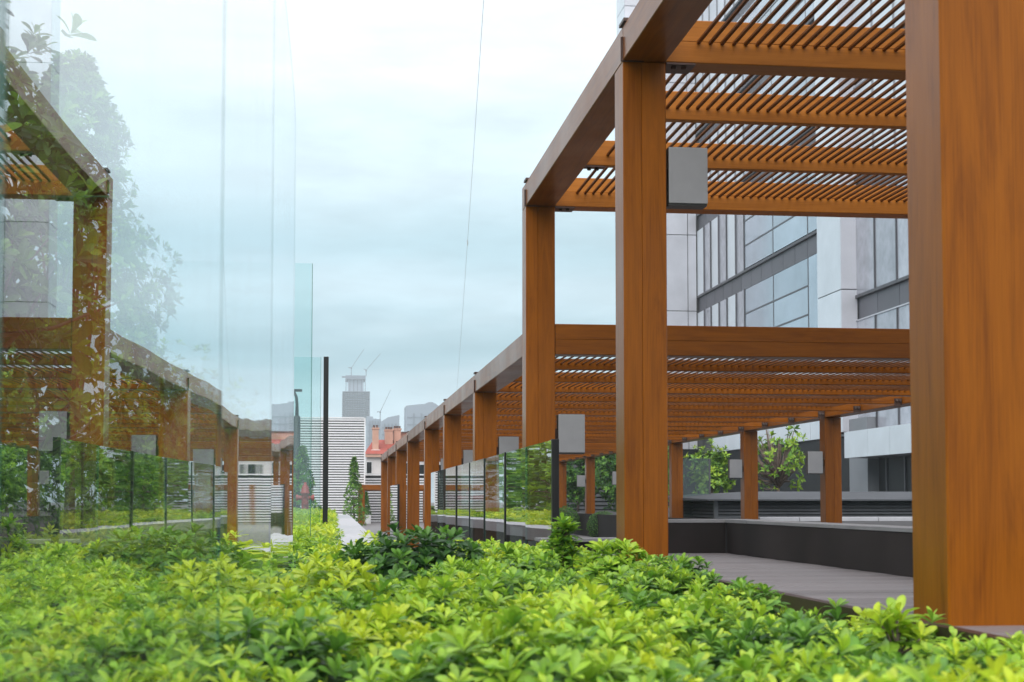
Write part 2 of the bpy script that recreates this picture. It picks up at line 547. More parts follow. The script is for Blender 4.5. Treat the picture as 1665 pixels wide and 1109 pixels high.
# pale walkway on top of the planter wall
pw = tag(bpy.data.objects.new('path', None), kind='structure')
COL.objects.link(pw)
pw.location = (.2, 7, 0)
def path_edge(y):
    k = max(0, (y - 14) / 23)
    return .02 + .19 * k * k, .425 + .08 * k
y = 6.6
while y < 37.0:
    y1 = min(y + 1.2, 37.2)
    a0, b0 = path_edge(y)
    a1, b1 = path_edge(y1)
    m = MB()
    m.prism([(a0, y + .004), (b0, y + .004), (b1, y1 - .004), (a1, y1 - .004)], -.16, -.002 + random.uniform(-.002, .002))
    m.obj('paving_slab', M['path'], pw, bevel=.004)
    y += 1.2
pwall = MB()
pwall.box((.0, 9.56, -.7), (.415, 40, -.165))
tag(pwall.obj('retaining_wall', M['wallbrown']), kind='structure')

# deck between the shrub bed and the parapet, boards running across
dk = tag(bpy.data.objects.new('deck', None), kind='structure')
COL.objects.link(dk)
dk.location = (2.1, 5, 0)
XW = 2.57 * CT                   # parapet face
board = MB().box((-.505, -.066, -.03), (.505, .066, 0)).mesh('plank', M['deck'], bevel=.004)
yy = 1.0
while yy < 9.44:
    link('plank', board, dk, (2.115, yy + .07, random.uniform(-.0015, .0015)))
    yy += .14
jo = MB()
jo.box((1.61, .95, -.65), (2.62, 9.5, -.034))
jo.obj('joist_bed', M['soil'], dk)
ke = MB()
ke.box((1.565, 1, -.3), (1.604, 9.5, .012))
tag(ke.obj('edging', M['steel']), kind='structure')

# brown parapet round the deck, with a pale coping
pa = empty('parapet_wall', (XW, 9.5, LOW), 'low dark brown parapet with grey coping bending round the deck', 'wall')
m = MB()
m.prism([(XW, 1.0), (XW + .16, 1.0), (XW + .16, 9.66), (1.93, 9.66), (1.93, 9.5), (XW, 9.5)], LOW, .195)
m.obj('core', M['gap'], pa)
for i in range(2):
    ya, yb = ((1.0, 3.6), (3.6, 9.46))[i]
    MB().box((XW - .009, ya + .003, .001), (XW - .001, yb - .003, .193)).obj('wall_panel', M['wallbrown'], pa)
MB().box((1.94, 9.490, .001), (XW - .012, 9.499, .193)).obj('wall_panel', M['wallbrown'], pa)
cop = [(XW - .012, 1.0, XW + .18, 3.4)]
ys = [1.0, 2.6, 4.2, 5.8, 7.4, 9.0]
for i in range(5):
    MB().box((XW - .012, ys[i] + .003, .196), (XW + .18, ys[i + 1] - .003, .216)).obj('coping_stone', M['coping'], pa, bevel=.003)
MB().prism([(XW - .012, 9.003), (XW + .18, 9.003), (XW + .18, 9.68), (1.92, 9.68), (1.92, 9.488), (XW - .012, 9.488)], .196, .216).obj('coping_stone', M['coping'], pa)
lw = empty('planter_wall', (1.5, 9.66, LOW), 'short dark planter wall with grey coping behind the shrub bed beside the tall post', 'wall')
MB().box((.44, 9.57, LOW), (1.925, 9.7, -.06)).obj('wall_face', M['wallbrown'], lw)
MB().box((.43, 9.55, -.058), (1.915, 9.72, -.035)).obj('coping_stone', M['coping'], lw, bevel=.003)
p = at(1.75, 10.6)
MB().box((p.x - .25, p.y, LOW), (p.x + .32, p.y + .3, .045)).obj('wall_face', M['wallbrown'], lw)
MB().box((p.x - .26, p.y - .02, .047), (p.x + .33, p.y + .32, .072)).obj('coping_stone', M['coping'], lw, bevel=.003)
rw = MB()
rw.box((XR - .2, 9.7, -.7), (XR - .122, 60, -.02))
tag(rw.obj('retaining_wall', M['wallbrown']), kind='structure')

# ------------------------------------------------------------------ pergolas
CZ = CAM_Z
HB = CZ + 10.04 * w              # underside of the high beams
LB = CZ + 4.97 * w               # underside of the low beams
BH = .8 * w                      # beam height
XH = 1.0 * w                     # cross beam height

slat_sec = (.020, .018)
def joint_plate(parent, x0, y0, zb, side):
    """thin steel plate between two beam lengths over a post, with a cap on top"""
    s = -1 if side == 'L' else 1
    m = MB()
    m.box((x0 - .014, y0 - .011, zb - .006), (x0 + .12, y0 - .001, zb + BH * .68))
    m.box((x0 - .012, y0 - .09, zb + BH + .004), (x0 + .10, y0 + .05, zb + BH + .022))
    m.box((x0 + .03, y0 - .025, zb + BH - .02), (x0 + .06, y0 - .0, zb + BH + .004))
    m.obj('joint_plate', M['steel'], parent)

def pergola(name, label, left_posts, right_posts, zb, y_start, y_end, base_l, base_r, header_first, beam_cuts, lead, slats):
    root = empty(name, (XL, left_posts[0], base_l), label, 'pergola', 'timber pergolas on the terrace')
    hp = zb - base_l
    for i, yy in enumerate(left_posts):
        me = timber_mesh('post', w, w, zb - base_l - .006, (() if i == 0 else (.45 - .02 * i,)), seed=100 + i + int(zb * 10))
        link('post', me, root, (XL + w / 2, yy + w / 2, base_l))
        joint_plate(root, XL, yy, zb, 'L')
    for i, yy in enumerate(right_posts):
        me = timber_mesh('post', w, w, zb - base_r - .004, (.55,), seed=200 + i + int(zb * 10))
        link('post', me, root, (XR + w / 2, yy + w / 2, base_r))
    for side, x in (('L', XL + w / 2), ('R', XR + w / 2)):
        cuts = [y_start] + beam_cuts + [y_end]
        for i in range(len(cuts) - 1):
            a, b = cuts[i], cuts[i + 1] - (.012 if i < len(cuts) - 2 else 0)
            if b - a < .05:
                continue
            me = timber_mesh('beam', w, BH, b - a, (), seed=300 + i + int(zb * 7))
            link('beam', me, root, (x, a, zb + BH / 2), ROT_Y)
    # cross beams, three to a bay
    ycs = []
    allp = ([y_start + .05] if lead else []) + left_posts
    for i in range(len(left_posts) - 1):
        a, b = left_posts[i], left_posts[i + 1]
        ycs += [(a, i == 0), (a + (b - a) / 3, False), (a + 2 * (b - a) / 3, False)]
    ycs.append((left_posts[-1], False))
    x0, x1 = XL + w + .003, XR - .003
    for i, (yc, first) in enumerate(ycs):
        onpost = any(abs(yc - q) < .01 for q in left_posts)
        th = (.20 if onpost else .075)
        h = XH if onpost else XH * .78
        zo = 0 if onpost else .15 * w
        me = timber_mesh('crossbeam', h, th, x1 - x0, (.5,) if onpost else (), M['wood_skylit'], seed=400 + i)
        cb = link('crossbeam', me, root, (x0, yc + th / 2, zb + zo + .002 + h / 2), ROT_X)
        for xx, sx in ((x0 + .001, 1), (x1 - .001, -1)):
            b = MB()
            if sx > 0:
                b.box((xx, yc - .008, zb + zo - .012), (xx + .17, yc + th * .9, zb + zo - .001))
                for q in (.05, .11):
                    b.lathe((xx + q, yc + .035, zb + zo - .03), [(.012, 0), (.016, .004), (.016, .014), (.006, .018)], 8)
            else:
                b.box((xx - .085, yc - .010, zb + zo - .006), (xx, yc - .001, zb + zo + h * .55))
                for q in (.025, .06):
                    b.tube([(xx - q, yc - .026, zb + zo + .045 + q * .3), (xx - q, yc - .0105, zb + zo + .045 + q * .3)], .0125, 8)
            br = MB()
            br.v, br.f, br.m = b.v, b.f, b.m
            o = link('bracket', br.mesh('bracket', M['steel'], (xx, yc, zb)), None, (xx, yc, zb))
            o.parent = cb
            o.matrix_parent_inverse = (Matrix.Translation(Vector(cb.location) + root.location) @ Matrix.Rotation(R(90), 4, 'Y')).inverted()
    # slats, running the length of the roof, let into the cross beams
    sm = timber_mesh('slat', slat_sec[0], slat_sec[1], y_end - y_start - .1, (), M['slat'], .002, 5)
    n = int((x1 - x0 - .5) / (.277 * w))
    for i in range(n):
        x = x0 + .19 + i * .277 * w
        link('slat', sm, root, (x, y_start + .05, zb + .45 * w + slat_sec[1] / 2 + random.uniform(-.001, .001)), ROT_Y)
    return root

hiL = YP[:3]
pergola('pergola', 'tall brown timber pergola with slatted roof standing over the near deck', hiL, hiL, HB, 3.3, YP[2] + w + .0,
        0.0, -.03, False, hiL[0:3], True, True)
loL = YP[2:]
lowp_posts = YP[3:]

def low_pergola():
    root = empty('pergola', (XL, YP[3], LOW), 'long low brown timber pergola receding beyond the tall one', 'pergola', 'timber pergolas on the terrace')
    zb = LB
    y_start, y_end = YP[2] + w + .004, YP[9] + w
    for i, yy in enumerate(YP[3:]):
        me = timber_mesh('post', w, w, zb - LOW - .006, (.45 + .06 * ((i * 7) % 3 - 1),), seed=500 + i)
        link('post', me, root, (XL + w / 2, yy + w / 2, LOW))
        joint_plate(root, XL, yy, zb, 'L')
    for i, yy in enumerate(YP[3:]):
        me = timber_mesh('post', w, w, zb + .03 - .004, (.55,), seed=600 + i)
        link('post', me, root, (XR + w / 2, yy + w / 2, -.03))
    for x in (XL + w / 2, XR + w / 2):
        cuts = [y_start] + YP[3:] + [y_end]
        for i in range(len(cuts) - 1):
            a, b = cuts[i], cuts[i + 1] - (.012 if i < len(cuts) - 2 else 0)
            bh = BH if x < 3 else .45 * w
            me = timber_mesh('beam', w, bh, b - a, (), seed=700 + i)
            link('beam', me, root, (x, a, zb + bh / 2), ROT_Y)
    ps = [YP[2]] + YP[3:]
    ycs = []
    for i in range(len(ps) - 1):
        a, b = ps[i], ps[i + 1]
        n = 3 if b - a < 5 else 4
        ycs += [a + (b - a) * k / n for k in range(n)]
    ycs.append(ps[-1])
    x0, x1 = XL + w + .003, XR - .003
    # header in two boards across the front, fixed between the tall posts
    me = timber_mesh('header_beam', 1.04 * w, .2, x1 - x0, (.5,), seed=41)
    link('header_beam', me, root, (x0, YP[2] + .1, zb + .52 * w), ROT_X)
    for i, yc in enumerate(ycs[1:]):
        onpost = any(abs(yc - q) < .01 for q in YP)
        th = .17 if onpost else .075
        h = (.8 if onpost else .42) * w
        me = timber_mesh('crossbeam', h, th, x1 - x0, (), seed=800 + i)
        cb = link('crossbeam', me, root, (x0, yc + th / 2, zb + .002 + h / 2), ROT_X)
        b = MB()
        b.box((x1 - .10, yc - .010, zb - .010), (x1 - .002, yc - .001, zb + h * .7))
        for q in (.03, .072):
            b.tube([(x1 - q, yc - .03, zb + .05), (x1 - q, yc - .0105, zb + .05)], .017, 8, 1)
        o = link('bracket', b.mesh('bracket', [M['steel'], M['bolt']], (x1, yc, zb)), None, (x1, yc, zb))
        o.parent = cb
        o.matrix_parent_inverse = (Matrix.Translation(Vector(cb.location) + root.location) @ Matrix.Rotation(R(90), 4, 'Y')).inverted()
    sm = timber_mesh('slat', .015, .0115, y_end - YP[2] - .3, (), M['slat'], .002, 6)
    n = int((x1 - x0 - .48) / (.277 * w))
    for i in range(n):
        x = x0 + .14 + i * .277 * w
        link('slat', sm, root, (x, YP[2] + .21, zb + .20 * w + slat_sec[1] / 2), ROT_Y)
    return root
low_pergola()

# ------------------------------------------------------------------ box lamps
LWd, LHt, LDp = .225, .335, .12
def lamp_proto():
    b = MB().box((-LWd / 2, -LDp / 2 + .012, -LHt / 2), (LWd / 2, LDp / 2, LHt / 2))
    body = b.mesh('housing', M['lampdark'], bevel=.003)
    f = MB().box((-LWd / 2 - .001, -LDp / 2, -LHt / 2 + .012), (LWd / 2 + .001, -LDp / 2 + .011, LHt / 2))
    front = f.mesh('front_plate', M['lampgrey'], bevel=.003)
    c = MB().box((-LWd / 2 + .02, -LDp / 2 + .02, LHt / 2 + .0005), (LWd / 2 - .02, LDp / 2 - .01, LHt / 2 + .006))
    capm = c.mesh('top_lens', M['lampdark'])
    a = MB().box((-.03, -.03, -.05), (.03, .03, .05)).mesh('wall_plate', M['steel'])
    return body, front, capm, a
LP = lamp_proto()
def lamp(x, y, z, side, label):
    r = empty('wall_lamp', (x, y, z), label, 'lamp', 'grey box lamps on the pergola posts')
    link('housing', LP[0], r, (x, y, z))
    link('front_plate', LP[1], r, (x, y, z))
    link('top_lens', LP[2], r, (x, y, z))
    link('wall_plate', LP[3], r, (x + side * (LWd / 2 + .008), y + .02, z))
LZ = CZ + 2.26 * w
xl = XL + w + LWd / 2 + .03
xr = XR - LWd / 2 - .035
lamp(xl - .012, YP[1] + .07, CZ + 7.42 * w, -1, 'grey metal box lamp high on the tall post below the upper slatted roof')
lamp(xl, YP[2] + .07, LZ, -1, 'largest low grey box lamp, beside the end of the glass fence')
lamp(xl, YP[3] + .07, LZ, -1, 'grey box lamp just above the glass fence, on the first low post')
lamp(xl, YP[4] + .07, LZ, -1, 'small grey box lamp on the second low post, partly behind the glass fence')
lamp(xl, YP[5] + .07, LZ, -1, 'tiny grey box lamp on the third low post of the left row')
for i, lab in ((4, 'larger grey box lamp left of a right row post before the pale building'),
               (5, 'grey box lamp left of the right row post between the two leafy trees'),
               (7, 'grey box lamp in front of the dark conifers, close to the tall post'),
               (8, 'small grey box lamp left of the last slim post of the right row')):
    lamp(xr, YP[i] + .07, LZ, 1, lab)

# ------------------------------------------------------------------ glass
def pane_mesh(name, y0, y1, z0, z1, xf, thick, bow, corner=None, ns=28, nz=14, material=None):
    """upright pane following x = xf(y), bowed by `bow`; optional rounded far top corner (a, b)"""
    v, f, mi = [], [], []
    def ztop(t):
        if corner is None:
            return z1
        a, b = corner
        yy = y0 + (y1 - y0) * t
        q = (yy - (y1 - a)) / a
        return z1 if q <= 0 else z1 - b * (1 - math.sqrt(max(0, 1 - min(1, q) ** 2)))
    ts = [i / ns for i in range(ns + 1)]
    if corner:
        ts = [1 - (1 - t) ** 1.8 for t in ts]
    for s in (0, 1):
        for t in ts:
            yy = y0 + (y1 - y0) * t
            zt = ztop(t)
            for j in range(nz + 1):
                q = j / nz
                x = xf(yy) + bow(t) + (0 if s == 0 else -thick)
                v.append((x, yy, z0 + (zt - z0) * q))
    n = (ns + 1) * (nz + 1)
    I = lambda s, i, j: s * n + i * (nz + 1) + j
    for i in range(ns):
        for j in range(nz):
            f.append((I(0, i, j), I(0, i + 1, j), I(0, i + 1, j + 1), I(0, i, j + 1)))
            f.append((I(1, i, j), I(1, i, j + 1), I(1, i + 1, j + 1), I(1, i + 1, j)))
            mi += [0, 0]
    for i in range(ns):
        for j in (0, nz):
            f.append((I(0, i, j), I(0, i + 1, j), I(1, i + 1, j), I(1, i, j)))
            mi.append(1)
    for j in range(nz):
        for i in (0, ns):
            f.append((I(0, i, j), I(1, i, j), I(1, i, j + 1), I(0, i, j + 1)))
            mi.append(1)
    o = Vector((xf((y0 + y1) / 2), (y0 + y1) / 2, z0))
    me = bpy.data.meshes.new(name)
    me.from_pydata([tuple(Vector(p) - o) for p in v], [], f)
    me.materials.append(material or M['glass'])
    me.materials.append(M['edge'])
    me.polygons.foreach_set('material_index', mi)
    me.polygons.foreach_set('use_smooth', [k == 0 for k in mi])
    bm = bmesh.new()
    bm.from_mesh(me)
    bmesh.ops.split_edges(bm, edges=[e for e in bm.edges if len(e.link_faces) == 2 and e.link_faces[0].material_index != e.link_faces[1].material_index])
    bm.to_mesh(me)
    bm.free()
    me.update()
    return me, o

# big frameless wall at the left, almost parallel to the view
def gx(y):
    # in lens terms the plane's vanishing point lies 260 px left of the frame's centre
    d0 = 2450.0
    k = (572 - 534) / d0
    # L = -w + k d ;  d = Y cos + X sin
    d = y * CT
    return (-1.0 * w + k * d) * CT
gw = empty('glass_wall', (gx(3), 3, -.2), 'tall frameless clear glass wall close on the left, mirroring the pergola', 'glass wall')
joints = [-.6, 1.10, 2.92, 4.72, 6.50]
bows = [lambda t: .0, lambda t: -.0022 * math.sin(math.pi * t), lambda t: -.0030 * (math.sin(math.pi * t * .5) ** 2 - t) - .003 * math.sin(math.pi * t), lambda t: -.0034 * math.sin(math.pi * t)]
for i in range(4):
    a, b = joints[i] + .0012, joints[i + 1] - .0012
    me, o = pane_mesh('pane', a, b, -.2, 2.2, gx, .006, bows[i], (1.5, .26) if i == 3 else None)
    link('pane', me, gw, o)

# glass fence in front of the low row
gf = empty('glass_fence', (6.3 * w * CT, 10.4, LOW), 'dark framed glass fence in front of the low posts, reflecting shrubs', 'fence', 'glass fences along the lower terrace')
fx = 6.28 * w * CT
def YL(dw):
    return (dw * w - fx * ST) / CT
FZ = CZ + 1.70 * w
fj = [41.9, 47.6, 53.2, 60.5, 66.8, 73.5, 80.0, 86.0, 91.5]
for i in range(len(fj) - 1):
    y0, y1 = YL(fj[i]) + .008, YL(fj[i + 1]) - .008
    tw = random.uniform(-.004, .004)
    me, o = pane_mesh('pane', y0, y1, LOW + .03, FZ, lambda y, y0=y0, tw=tw: fx + (y - y0) * tw, .012, lambda t: .0012 * math.sin(math.pi * t), None, 10, 6, M['fenceglass'])
    link('pane', me, gf, o)
for q in (41.9, 53.2, 73.5):
    MB().box((fx - .02, YL(q) - .022, LOW), (fx + .03, YL(q) + .022, FZ + .004)).obj('post', M['black'], gf, bevel=.003)
for q in (47.6, 60.5, 66.8, 80.0, 86.0):
    MB().box((fx - .014, YL(q) - .007, LOW), (fx + .004, YL(q) + .007, FZ - .003)).obj('joint_strip', M['black'], gf)
gp = empty('glass_fence', (fx, YL(134), LOW), 'narrow single glass panel with black end post, near the last row posts', 'fence', 'glass fences along the lower terrace')
me, o = pane_mesh('pane', YL(136), YL(152), LOW + .03, CZ + 1.5 * w, lambda y: fx, .012, lambda t: 0, None, 4, 3, M['fenceglass'])
link('pane', me, gp, o)
MB().box((fx - .02, YL(135.6) - .03, LOW), (fx + .03, YL(135.6) + .03, CZ + 1.5 * w)).obj('post', M['black'], gp)
a = at(8.05, 33)
gr = empty('glass_fence', (a.x, a.y, -.03), 'clear glass panel at the left end of the grey louvred housing', 'fence', 'glass fences along the lower terrace')
m = MB().box((a.x - .32, a.y, 0), (a.x + .28, a.y + .012, CZ + .93))
m.obj('pane', M['fenceglass'], gr)
MB().box((a.x + .285, a.y - .02, -.03), (a.x + .315, a.y + .03, CZ + .93)).obj('post', M['louvre'], gr)

# upright teal panes standing across the hedge
def cross_pane(d, Lr, wid, ztop, label, post):
    p = at(Lr, d)
    r = empty('glass_screen', (p.x, p.y, -.2), label, 'glass screen', 'glass screens across the hedge')
    MB().box((p.x - wid, p.y, -.2), (p.x, p.y + .012, ztop)).obj('pane', [M['tealglass']], r)
    MB().box((p.x + .0005, p.y + .001, -.2), (p.x + .004, p.y + .011, ztop)).obj('edge_strip', M['edge'], r)
    if post:
        MB().box((p.x + .03, p.y - .03, -.2), (p.x + .082, p.y + .03, ztop + .004)).obj('post', M['black'], r, bevel=.004)
    return r
cross_pane(9.4, -.112, .9, CZ + 1.49, 'taller seeming teal glass pane with bare edge just beyond the glass wall', False)
cross_pane(15.5, -.088, 1.2, CZ + 1.482, 'teal glass pane held by the thick black post in the hedge', True)
gs = empty('glass_screen', at(-.06, 28, -.2), 'row of glass panes seen edge on beside the path, ending in a thin black post', 'glass screen', 'glass screens across the hedge')
for d0, d1 in ((19.3, 20.0), (29.0, 34.9), (35.0, 40.9)):
    a, b = at(-.045, d0), at(-.045, d1)
    MB().box((a.x - .012, a.y, -.2), (a.x, b.y, CZ + 1.48)).obj('pane', M['tealglass'], gs)
for d0 in (19.3, 41.0):
    a = at(-.03, d0)
    MB().box((a.x - .01 - (.02 if d0 > 40 else 0), a.y - .02, -.2), (a.x + .004 + (.02 if d0 > 40 else 0), a.y + .02, CZ + 1.482)).obj('post', M['black'], gs)

# ------------------------------------------------------------------ leaves
LEAF_HI = dict(t=[0, .30, .62, .84, .96], wd=[.12, .52, 1.0, .86, .42])
def norm(a):
    return a / np.maximum(np.linalg.norm(a, axis=-1, keepdims=True), 1e-9)
def leaves(pos, dirs, ups, ln, wd, cols, hi=True, droop=.25, fold=.28):
    """leaf blades as triangles: pos base, dirs axis, ups face normal"""
    N = len(pos)
    dirs = norm(dirs)
    side = norm(np.cross(dirs, ups))
    nor = np.cross(side, dirs)
    ln = np.asarray(ln)[:, None]
    wd = np.asarray(wd)[:, None]
    V, C = [], []
    if hi:
        secs = list(zip(LEAF_HI['t'], LEAF_HI['wd']))
    else:
        secs = [(.0, .12), (.58, 1.0)]
    for t, ww in secs:
        c = pos + dirs * ln * t - nor * ln * droop * t * t
        for s in (-1, 0, 1):
            V.append(c + side * wd * .5 * ww * s + nor * wd * fold * .5 * ww * (abs(s)))
            C.append(cols * (1.12 if s == 0 else 1.0))
    V.append(pos + dirs * ln - nor * ln * droop)
    C.append(cols)
    k = len(V)
    V = np.stack(V, 1).reshape(-1, 3)
    C = np.stack(C, 1).reshape(-1, 3)
    tr = []
    ns = len(secs)
    for i in range(ns - 1):
        for s in (0, 1):
            a, b, c_, d_ = 3 * i + s, 3 * i + s + 1, 3 * i + s + 4, 3 * i + s + 3
            tr += [(a, b, c_), (a, c_, d_)]
    e = 3 * (ns - 1)
    tr += [(e, e + 1, k - 1), (e + 1, e + 2, k - 1)]
    tr = np.array(tr)
    T = (tr[None] + (np.arange(N) * k)[:, None, None]).reshape(-1, 3)
    return V, T, C
def join(parts):
    V, T, C, o = [], [], [], 0
    for v, t, c in parts:
        V.append(v)
        T.append(t + o)
        C.append(c)
        o += len(v)
    return np.concatenate(V), np.concatenate(T), np.concatenate(C)

YEL = np.array((.58, .67, .05))
LIME = np.array((.37, .57, .05))
GREEN = np.array((.15, .33, .042))
DEEP = np.array((.035, .105, .024))
def rosettes(cen, axis, scale, tone, rng, nl=10, hi=True, lower=True):
    """whorls of spatulate leaves; tone 0 deep green .. 1 yellow green"""
    N = len(cen)
    axis = norm(axis)
    ref = np.where(np.abs(axis[:, 2:3]) > .9, np.array([[1., 0, 0]]), np.array([[0., 0, 1]]))
    u = norm(np.cross(axis, ref))
    v = np.cross(axis, u)
    P, D, U, Ln, Wd, Co = [], [], [], [], [], []
    ph = rng.uniform(0, 6.28, N)
    stops = np.array([DEEP, GREEN, LIME, YEL])
    def pal(t):
        t = np.clip(t, 0, 1) * 3
        i = np.clip(t.astype(int), 0, 2)
        f = (t - i)[:, None]
        return stops[i] * (1 - f) + stops[i + 1] * f
    for k in range(nl):
        q = k / (nl - 1)
        a = ph + k * 2.39996 + rng.normal(0, .22, N)
        el = R(68) - q * R(50) + rng.normal(0, .16, N)
        d = axis * np.sin(el)[:, None] + (u * np.cos(a)[:, None] + v * np.sin(a)[:, None]) * np.cos(el)[:, None]
        L = scale * (.62 + .5 * q) * rng.uniform(.78, 1.15, N)
        P.append(cen - axis * (scale * .25 * q)[:, None])
        D.append(d)
        U.append(axis + rng.normal(0, .12, (N, 3)))
        Ln.append(L)
        Wd.append(L * rng.uniform(.34, .46, N))
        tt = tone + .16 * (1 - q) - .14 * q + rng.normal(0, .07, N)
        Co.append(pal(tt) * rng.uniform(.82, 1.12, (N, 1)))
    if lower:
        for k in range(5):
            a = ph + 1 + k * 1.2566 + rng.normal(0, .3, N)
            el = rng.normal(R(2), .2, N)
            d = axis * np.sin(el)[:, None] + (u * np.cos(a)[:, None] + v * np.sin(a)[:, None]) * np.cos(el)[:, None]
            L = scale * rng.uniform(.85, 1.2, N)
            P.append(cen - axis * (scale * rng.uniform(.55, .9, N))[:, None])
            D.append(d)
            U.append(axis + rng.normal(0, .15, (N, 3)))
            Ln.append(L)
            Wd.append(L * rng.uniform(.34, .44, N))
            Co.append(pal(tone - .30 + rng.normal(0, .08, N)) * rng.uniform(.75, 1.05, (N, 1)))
    return leaves(np.concatenate(P), np.concatenate(D), np.concatenate(U), np.concatenate(Ln), np.concatenate(Wd), np.concatenate(Co), hi)

def jitter_grid(x0, x1, y0, y1, step, rng):
    xs = np.arange(x0, x1, step)
    ys = np.arange(y0, y1, step * .866)
    gx_, gy_ = np.meshgrid(xs, ys)
    gx_ = gx_ + (np.arange(len(ys)) % 2)[:, None] * step * .5
    p = np.stack([gx_.ravel(), gy_.ravel()], 1)
    return p + rng.uniform(-.38, .38, p.shape) * step

class Mounds:
    def __init__(self, x0, x1, y0, y1, step, rng, h=(.13, .235), r=(.26, .38), base=-.115):
        self.c = jitter_grid(x0, x1, y0, y1, step, rng)
        n = len(self.c)
        self.h = rng.uniform(*h, n)
        self.r = rng.uniform(*r, n)
        self.t = np.clip(rng.normal(.63, .2, n), .2, 1)
        self.base = base
    def __call__(self, p):
        d = np.linalg.norm(p[:, None] - self.c[None], axis=2)
        v = self.h[None] * (1 - (d / self.r[None]) ** 2)
        i = v.argmax(1)
        z = np.maximum(v[np.arange(len(p)), i], -.01) + self.base
        return z, self.t[i], (p - self.c[i]) / self.r[i][:, None]

def bush_mesh(name, c, rx, rz, n, scale, tone, rng, hi=True, stems=True):
    """one dome of rosettes on short stems, c at ground level"""
    k = np.arange(n) + .5
    phi = k * 2.39996 + rng.normal(0, .15, n)
    cz = 1 - k / n * 1.12
    sr = np.sqrt(np.clip(1 - cz ** 2, 0, 1))
    d = np.stack([sr * np.cos(phi), sr * np.sin(phi), cz], 1)
    rad = rng.uniform(.84, 1.06, n)[:, None]
    p = d * rad * np.array([rx, rx, rz]) + np.array([0, 0, rz * .12])
    ax = norm(d * np.array([1, 1, 1.0]) + np.array([0, 0, .55]) + rng.normal(0, .16, (n, 3)))
    tn = np.full(n, tone) + rng.normal(0, .07, n)
    parts = [rosettes(p, ax, np.full(n, scale) * rng.uniform(.8, 1.15, n), tn, rng, 10, hi)]
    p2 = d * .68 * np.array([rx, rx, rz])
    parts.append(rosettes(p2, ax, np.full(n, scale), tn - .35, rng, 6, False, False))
    v, t, cc = join(parts)
    return mesh_np(name, v, t, cc, M['leaf']), p
def bush(name, label, L, d, rx, ztop, n, scale, tone, group='shrubs in the planting bed', hi=True, zbase=-.2, seed=1):
    rng = np.random.default_rng(seed)
    c = at(L, d, zbase)
    r = empty(name, c, label, 'shrub', group)
    me, p = bush_mesh('foliage', c, rx, (ztop - zbase) * .93, n, scale, tone, rng, hi)
    link('foliage', me, r, c)
    m = MB()
    for i in range(0, len(p), max(1, len(p) // 14)):
        q = p[i]
        m.tube([(0, 0, 0), (q[0] * .4, q[1] * .4, q[2] * .5), tuple(q * .84)], [.008, .005, .0025], 5)
    link('stem', m.mesh('stem', M['bark'], smooth=True), r, c)
    return r

# the big mass of the bed
rng = np.random.default_rng(3)
md = Mounds(-1.6, 1.75, 1.0, 9.0, .46, rng)
solo = [(.40, 6.5, .38), (.16, 6.7, .13), (.20, 8.1, .15), (1.09, 7.0, .07), (1.23, 6.5, .20), (.80, 6.4, .20), (-.02, 4.75, .22), (1.36, 3.62, .12), (1.31, 4.7, .12)]
solo_xy = [(at(L, d).x, at(L, d).y, r) for L, d, r in solo]
def bed(x0, x1, y0, y1, step, hi, dz=0, tone_off=0, lower=True, nl=10, sc=.050):
    p = jitter_grid(x0, x1, y0, y1, step, rng)
    keep = np.ones(len(p), bool)
    for (cx, cy, r) in solo_xy:
        keep &= np.hypot(p[:, 0] - cx, p[:, 1] - cy) > r * .85
    gxa = np.array([gx(q) for q in p[:, 1]])
    keep &= np.abs(p[:, 0] - gxa + .006) > .03
    # bed stops short of the deck edging, raggedly
    keep &= p[:, 0] < 1.56
    keep &= ~((p[:, 0] > .0) & (p[:, 0] < .44) & (p[:, 1] > 8.7))
    p = p[keep]
    z, t, off = md(p)
    n = len(p)
    # a row that leans towards the open edge
    ax = np.concatenate([off * .55, np.ones((n, 1))], 1) + rng.normal(0, .22, (n, 3)) * [1, 1, .2]
    big = .5 + .5 * np.sin(p[:, 0] * 2.1 + 1.3) * np.cos(p[:, 1] * 1.4 + .4)
    tn = t + .18 * (big - .5) + rng.normal(0, .08, n) + tone_off
    zz = z - .005 - .03 * np.clip((p[:, 0] - .9) / .6, 0, 1) - .06 * np.clip((p[:, 0] - 1.0) / .3, 0, 1) * np.clip((p[:, 1] - 2.7) / .5, 0, 1) * np.clip((4.9 - p[:, 1]) / .5, .12, 1) + rng.normal(0, .014, n) + dz
    c = np.stack([p[:, 0], p[:, 1], zz], 1)
    return rosettes(c, ax, sc * rng.choice([.6, .8, .95, 1.08, 1.2], n, p=[.14, .26, .3, .2, .1]) * rng.uniform(.9, 1.1, n), tn, rng, nl, hi, lower)
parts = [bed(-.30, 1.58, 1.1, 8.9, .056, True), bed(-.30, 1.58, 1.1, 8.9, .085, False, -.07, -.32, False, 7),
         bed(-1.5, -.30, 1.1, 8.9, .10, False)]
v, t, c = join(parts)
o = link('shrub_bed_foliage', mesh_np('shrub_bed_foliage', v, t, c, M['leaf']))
tag(o, 'mass of yellow green and mid green low shrubs filling the foreground bed', 'shrubs', kind='stuff')

